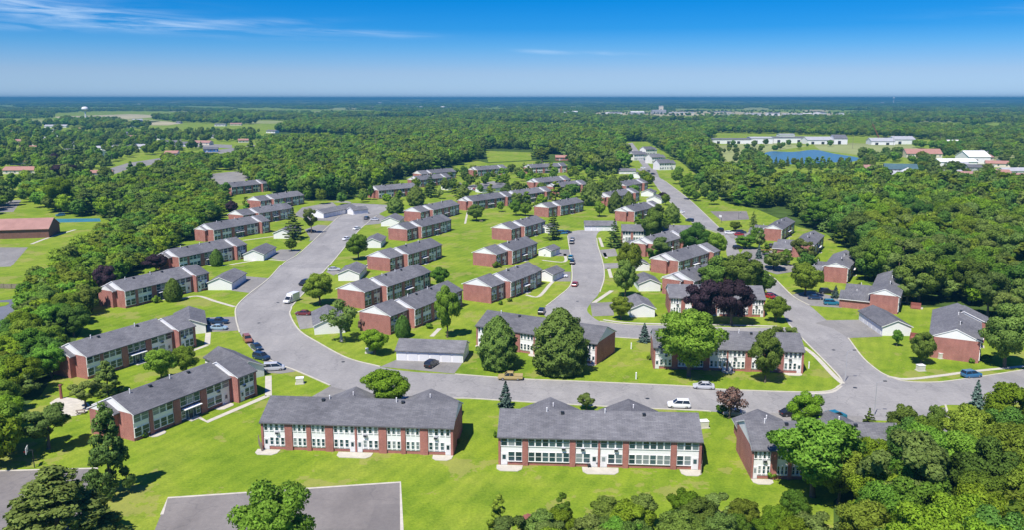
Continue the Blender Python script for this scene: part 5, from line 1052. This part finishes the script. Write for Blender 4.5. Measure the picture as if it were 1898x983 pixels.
for k in kinds_far:
    off[k] = len(fp)
    for (c, t, R, H, far_) in PROTO[k]: fp.append(far_); meta.append((R, H))
pts = []
for (x, y, h, r, k, reg) in SC:
    i = off[k] + wr.randrange(len(PROTO[k])); R, H = meta[i]; pts.append((x, y, 0, r / R, h / H, wr.uniform(0, 6.28), i))
instancer('forest', pts, fp, 'mass of green trees filling the woods behind the estate', 'forest')
# clumps of crowns for the country beyond
def clump(seed, leaf):
    rng = np.random.RandomState(seed); Vs, Fs, Cs = [], [], []; b = 0
    for i in range(14):
        (V, F_, CN), _ = crown_round(seed * 31 + i, 90, 2.6, rng.uniform(4, 7), rng.uniform(8, 15), 1.0, lobes=9)
        V = V + np.array([rng.uniform(-22, 22), rng.uniform(-16, 16), 0]); Vs.append(V); Fs.append(F_ + b); Cs.append(CN); b += len(V)
    return cards_mesh('clump', np.vstack(Vs), np.vstack(Fs), np.vstack(Cs), LEAF[leaf])
cl = [clump(1, 'green'), clump(2, 'dark'), clump(3, 'green'), clump(4, 'dark'), clump(5, 'olive'), clump(6, 'dark')]
pts = []; nr = np.random.RandomState(4); d = 2600.0
clear = [[g(*p) for p in q] for q in ([(1090, 220), (1110, 204), (1300, 204), (1560, 204), (1610, 219), (1420, 223), (1300, 219), (1180, 222)], [(95, 225), (100, 209), (250, 208), (340, 216), (240, 224)], [(630, 227), (640, 217), (810, 216), (830, 225)], [(410, 218), (410, 211), (610, 209), (600, 216)])]
clear += [[g(*p) for p in q] for q in FIELDS]
while d < 16000:
    step = 26 + (d - 2600) * 0.011; W_ = d * 0.66; x = -W_
    while x < W_:
        px, py = x + wr.uniform(-.4, .4) * step * 1.2, d + wr.uniform(-.5, .5) * step
        den = math.sin(px / 410 + 1.3) * math.sin(py / 520 + .4) + .6 * math.sin(px / 190 + py / 260)
        if den > (-0.30 if d < 7000 else -0.7) and not any(inside((px, py), e) for e in clear):
            s = 0.85 + (d - 2600) / 16000 * 1.1; zz = 0
            pts.append((px, py, zz, s * wr.uniform(.9, 1.4), wr.uniform(.75, 1.25), wr.uniform(-.4, .4), wr.randrange(len(cl))))
        x += step * 1.5
    d += step
instancer('far_woodland', pts, cl, 'hazy blue green woodland stretching to the horizon', 'woodland')
def m_hill():
    m, nt, out = mat('distant_forest'); p = pos(nt); f = noise(nt, mapv(nt, p, (1, .25, 1)), 0.006, 6, .7)
    principled(nt, out, ramp_(nt, f, [(0.35, (0.02, 0.045, 0.02)), (0.6, (0.16, 0.20, 0.08)), (0.75, (0.42, 0.42, 0.28))]), 1.0, 0.0); return m
def hills():
    rr = np.random.RandomState(8); mb = MB(); mh = m_hill()
    for d0, hh in ((9500, 22), (12500, 36), (16000, 50), (22000, 60)):
        n = 420; W_ = d0 * .72; xs = np.linspace(-W_, W_, n); ph = rr.rand(6) * 6.28
        z = hh * (0.52 + .30 * np.sin(xs / (d0 * .11) + ph[0]) + .2 * np.sin(xs / (d0 * .037) + ph[1]) + .1 * np.sin(xs / (d0 * .011) + ph[2])) + rr.uniform(0, 12, n)
        b = len(mb.v)
        for x, zz in zip(xs, z): mb.v += [(x, d0 - 900, -1), (x, d0, max(4, zz)), (x, d0 + 900, -1)]
        for i in range(n - 1):
            a = b + 3 * i; mb.f += [(a, a + 3, a + 4, a + 1), (a + 1, a + 4, a + 5, a + 2)]; mb.m += [0, 0]
    o = mb.build('hills', mh, None, None, None, True); return tag(o, kind='structure')
hills()

# ------------------------------------------------------------------ small fixtures
def thing_box(name, u, v, parts, label, cat, head=0, group=None):
    x, y = g(u, v); root = empty(name, (x, y, 0), R_(head)); tag(root, label, cat, group)
    for nm, m, boxes in parts:
        mb = MB(); [mb.box(*b) for b in boxes]; mb.build(nm, M[m], root)
    return root
def transformer(u, v, lab, h=1.2): thing_box('utility_box', u, v, [('cabinet', 'green_box', [(-.8, .8, -.6, .6, .1, h)]), ('lid', 'trim', [(-.86, .86, -.66, .66, h, h + .1)]), ('plinth', 'concrete', [(-1, 1, -.8, .8, 0, .1)])], lab, 'utility box', 10, 'utility boxes')
for u, v, lab in ((556, 712, 'utility box on the lawn beside the road bend'), (866, 556, 'white meter box at nearest central gable'), (886, 489, 'white meter box at second central gable'), (684, 497, 'white meter box at third middle gable'), (1744, 665, 'white utility box below nearest right hand gable'), (1706, 688, 'utility box on the lawn near the right road'), (1304, 793, 'white cabinet right of the central front building'), (684, 655, 'small utility box at the lawn edge above the bend')):
    transformer(u, v, lab, 1.0 if 'small' in lab else 1.3)
def post(u, v, h, r, m, lab, name='marker_post'):
    x, y = g(u, v); root = empty(name, (x, y, 0)); tag(root, lab, 'post', 'lawn posts'); mb = MB(); mb.cone((0, 0, 0), (0, 0, h), r, r * .9, 8); mb.build('shaft', M[m], root); mb = MB(); mb.cone((0, 0, h), (0, 0, h + .12), r * 1.25, r * .5, 8); mb.build('cap', M[m], root)
for u, v, lab in ((1170, 648, 'white post on the lawn left of lower white fronted building'), (1179, 704, 'white post near the lower road kerb'), (1499, 684, 'white post on the lawn right of lower white fronted building')): post(u, v, 1.5, .16, 'trim', lab)
post(114, 740, 3.0, .3, 'redwood', 'dark red post beside the gravel patch')
def lamp_post(u, v, h, lab):
    x, y = g(u, v); root = empty('street_lamp', (x, y, 0)); tag(root, lab, 'street lamp', 'street lamps')
    mb = MB(); mb.cone((0, 0, 0), (0, 0, h), .11, .06, 8); mb.build('pole', M['paleroof'], root); mb = MB(); mb.cone((0, 0, h - .1), (1.4, 0, h + .25), .05, .04, 6); mb.build('arm', M['paleroof'], root); mb = MB(); mb.box(1.2, 1.9, -.14, .14, h + .18, h + .32); mb.build('lamp_head', M['dark'], root)
for u, v, lab in ((700, 751, 'lamp post behind the left front building'), (1566, 708, 'lamp post at the lower right junction corner'), (1620, 772, 'lamp post near the pine by the junction'), (208, 300, 'lamp post by the left road'), (1389, 455, 'lamp post on the right road')): lamp_post(u, v, 7, lab)
def pole(u, v, h, lab):
    x, y = g(u, v); root = empty('utility_pole', (x, y, 0)); tag(root, lab, 'utility pole', 'utility poles')
    mb = MB(); mb.cone((0, 0, 0), (0, 0, h), .2, .13, 7); mb.build('pole', M['wood'], root); mb = MB(); mb.box(-1.2, 1.2, -.08, .08, h - .8, h - .62); mb.build('crossarm', M['wood'], root)
for u, v, h, lab in ((697, 292, 24, 'tall pale pole rising from the back wood'), (612, 277, 14, 'utility pole in the back wood left of the tall one'), (337, 278, 15, 'utility pole beside the left suburb lawn'), (330, 256, 14, 'second utility pole beside the left suburb lawn'), (861, 275, 14, 'utility pole in the middle of back wood'), (1580, 275, 16, 'light pole left of the sports field'), (1655, 276, 18, 'light pole on the sports field'), (1742, 268, 16, 'light pole behind the red hall'), (1860, 270, 16, 'light pole at far right')): pole(u, v, h, lab)
def hoop(u, v, head, lab):
    x, y = g(u, v); root = empty('basketball_hoop', (x, y, 0), R_(head)); tag(root, lab, 'basketball hoop', 'basketball hoops')
    mb = MB(); mb.cone((0, 0, 0), (0, 0, 3.2), .08, .07, 8); mb.cone((0, 0, 3.2), (0, -.8, 3.3), .06, .05, 6); mb.build('post', M['dark'], root)
    mb = MB(); mb.box(-.9, .9, -.87, -.81, 2.85, 3.9); mb.build('backboard', M['trim'], root)
    mb = MB()
    for i in range(12):
        a, b = 2 * math.pi * i / 12, 2 * math.pi * (i + 1) / 12; mb.cone((.23 * math.cos(a), -1.12 + .23 * math.sin(a), 3.05), (.23 * math.cos(b), -1.12 + .23 * math.sin(b), 3.05), .015, .015, 4, 0, False)
    mb.build('rim', M['redlamp'], root)
hoop(64, 868, -70, 'basketball hoop at the lower left court'); hoop(1369, 405, 60, 'basketball hoop at the small right court'); hoop(1337, 412, -60, 'second basketball hoop at the small right court')
def fence(u0, v0, u1, v1, lab):
    a, b = Vector(g(u0, v0)), Vector(g(u1, v1)); d = b - a; L = d.length; root = empty('wooden_fence', (*a, 0), math.atan2(d.y, d.x)); tag(root, lab, 'fence')
    n = int(L / 2.4); sm = unit_box('slat', M['wood'], .5, .03, 1.55); pm = unit_box('post', M['wood'], .12, .12, 1.75)
    for i in range(n + 1): link('post', pm, root, (i * L / n, 0, 0))
    k = int(L / .56)
    for i in range(k): link('slat', sm, root, ((i + .5) * L / k, .09, .08))
fence(-8, 536, 66, 537, 'weathered wooden fence at the left edge')
fence(1303, 838, 1299, 880, 'short reddish wooden screen at right end of central front building')
fence(486, 838, 480, 824, 'short dark screen at the left end of left front building')
def patio_set(u, v, lab, m='dark'):
    x, y = g(u, v); root = empty('patio_table', (x, y, .09)); tag(root, lab, 'table', 'patio tables'); mb = MB(); mb.cone((0, 0, .68), (0, 0, .73), .6, .6, 12); mb.build('table_top', M[m], root); mb = MB(); mb.cone((0, 0, 0), (0, 0, .68), .05, .05, 6); mb.cone((0, 0, 0), (0, 0, .04), .3, .28, 10); mb.build('stand', M['dark'], root)
def chair(u, v, head, lab, m='dark'):
    x, y = g(u, v); root = empty('garden_chair', (x, y, .09), R_(head)); tag(root, lab, 'chair', 'garden chairs')
    mb = MB(); mb.box(-.26, .26, -.26, .26, .4, .46); mb.build('seat', M[m], root); mb = MB(); mb.box(-.26, .26, .22, .28, .46, .95); mb.build('backrest', M[m], root)
    for sx in (-1, 1):
        for sy in (-1, 1): mb = MB(); mb.box(sx * .23 - .025, sx * .23 + .025, sy * .23 - .025, sy * .23 + .025, 0, .4); mb.build('leg', M['dark'], root)
patio_set(640, 829, 'dark patio table outside left front building'); chair(633, 829, 20, 'left chair at the dark patio table'); chair(647, 831, -60, 'right chair at the dark patio table')
patio_set(1134, 858, 'red patio table outside central front building', 'redwood'); chair(1127, 860, 80, 'red chair left of the red patio table', 'redwood'); chair(1141, 858, -80, 'red chair right of the red patio table', 'redwood'); chair(1082, 864, 30, 'dark chair on left part of central patio'); chair(1092, 868, 10, 'second dark chair on left part of central patio')
def grill(u, v, lab):
    x, y = g(u, v); root = empty('barbecue_grill', (x, y, .09), .3); tag(root, lab, 'grill', 'barbecue grills'); mb = MB(); mb.cone((-.4, 0, .85), (.4, 0, .85), .3, .3, 10); mb.build('hood', M['dark'], root); mb = MB()
    for s in (-.35, .35): mb.box(s - .03, s + .03, -.25, -.2, 0, .7); mb.box(s - .03, s + .03, .2, .25, 0, .7)
    mb.box(-.8, .8, -.22, .22, .68, .74); mb.build('cart', M['dark'], root)
for u, v, lab in ((565, 819, 'small dark grill under the second bay of left front building'), (602, 822, 'small dark grill under the third bay of left front building'), (733, 836, 'dark grill under the sixth bay of left front building'), (1112, 866, 'black covered grill in the middle of central patio'), (1147, 860, 'dark grill right of the red patio table'), (535, 816, 'round dark grill at the left patio of left front building')): grill(u, v, lab)
def picnic(u, v, head, lab, m='wood'):
    x, y = g(u, v); root = empty('picnic_table', (x, y, 0), R_(head)); tag(root, lab, 'picnic table')
    for i in range(5): mb = MB(); mb.box(-.9, .9, -.38 + i * .155, -.24 + i * .155, .72, .76); mb.build('plank', M[m], root)
    for s in (-1, 1): mb = MB(); mb.box(-.9, .9, s * .72 - .13, s * .72 + .13, .42, .46); mb.build('bench_seat', M[m], root); mb = MB(); mb.box(s * .65 - .04, s * .65 + .04, -.75, .75, .36, .42); mb.box(s * .65 - .04, s * .65 + .04, -.3, .3, .42, .72); mb.box(s * .65 - .04, s * .65 + .04, -.5, -.4, 0, .36); mb.box(s * .65 - .04, s * .65 + .04, .4, .5, 0, .36); mb.build('leg_frame', M[m], root)
picnic(976, 967, 60, 'red picnic table on the lawn at the bottom', 'redwood'); picnic(150, 768, 20, 'picnic table beside the gravel patch'); picnic(892, 411, 0, 'picnic table beside the round dark tree')
for u, v, lab in ((1710, 0, ''),):
    pass
for i, (u, v, lab) in enumerate(((1690, 548, 'small red deck behind the building with brick wings'), (1697, 572, 'second red deck nearer the building with brick wings'), (1697, 630, 'red deck beside the long white garage'), (1640, 515, 'red deck at the third right road building'))):
    thing_box('wooden_deck', u, v, [('platform', 'redwood', [(-1.6, 1.6, -1.4, 1.4, 0, .35)]), ('railing', 'redwood', [(-1.6, 1.6, 1.3, 1.38, .35, 1.3), (1.5, 1.58, -1.4, 1.3, .35, 1.3)]), ('step', 'concrete', [(-1, 1, -2, -1.42, 0, .16)])], lab, 'deck', 62, 'wooden decks')
# water tower, mast, hydrants
x, y = g(160, 228); root = empty('water_tower', (x, y, 0)); tag(root, 'white water tower with round tank on the far left horizon', 'water tower'); hT = hgt(160, 228, 197)
s_ = hT / 40
mb = MB(); mb.cone((0, 0, 0), (0, 0, 30 * s_), 1.9 * s_, 1.5 * s_, 12); mb.cone((0, 0, 0), (0, 0, 5 * s_), 4 * s_, 1.9 * s_, 12); mb.build('shaft', M['trim'], root)
mb = MB(); prof = [(1.5, 29), (5.5, 31), (8, 34), (7.2, 37), (4.5, 39.3), (0.6, 40)]
for (r0, z0), (r1, z1) in zip(prof, prof[1:]): mb.cone((0, 0, z0 * s_), (0, 0, z1 * s_), r0 * s_, r1 * s_, 16, 0, z1 == 40)
mb.build('tank', M['trim'], root)
x, y = g(1656, 192); root = empty('water_tower', (x, y, 0)); tag(root, 'tiny white tower on the right horizon', 'water tower'); mb = MB(); mb.cone((0, 0, 0), (0, 0, 52), 5, 4, 8); mb.build('shaft', M['trim'], root); mb = MB(); mb.cone((0, 0, 52), (0, 0, 60), 4, 13, 10); mb.cone((0, 0, 60), (0, 0, 70), 13, 3, 10); mb.build('tank', M['trim'], root)
x, y = g(1632, 262); root = empty('crane', (x, y, 0)); tag(root, 'rusty lattice boom standing above the far right trees', 'crane'); mb = MB(); mb.cone((0, 0, 0), (-14, 0, 26), 1.0, .5, 5); mb.build('boom', M['redwood'], root); mb = MB(); mb.box(-2, 4, -2, 2, 0, 4); mb.build('cab', M['redwood'], root)

# ------------------------------------------------------------------ haze: the air between here and the horizon
hz = MB(); hz.box(-36000, 36000, -2000, 36000, -1.5, 74)
hm, nt, out = mat('haze_air'); pv = nt.nodes.new('ShaderNodeVolumePrincipled')
pv.inputs['Color'].default_value = (0.09, 0.34, 0.54, 1); pv.inputs['Density'].default_value = 0.00016; pv.inputs['Anisotropy'].default_value = 0.0
nt.links.new(pv.outputs[0], out.inputs['Volume'])
tag(hz.build('haze', hm), 'thin blue haze towards the horizon', 'haze', None, 'stuff')
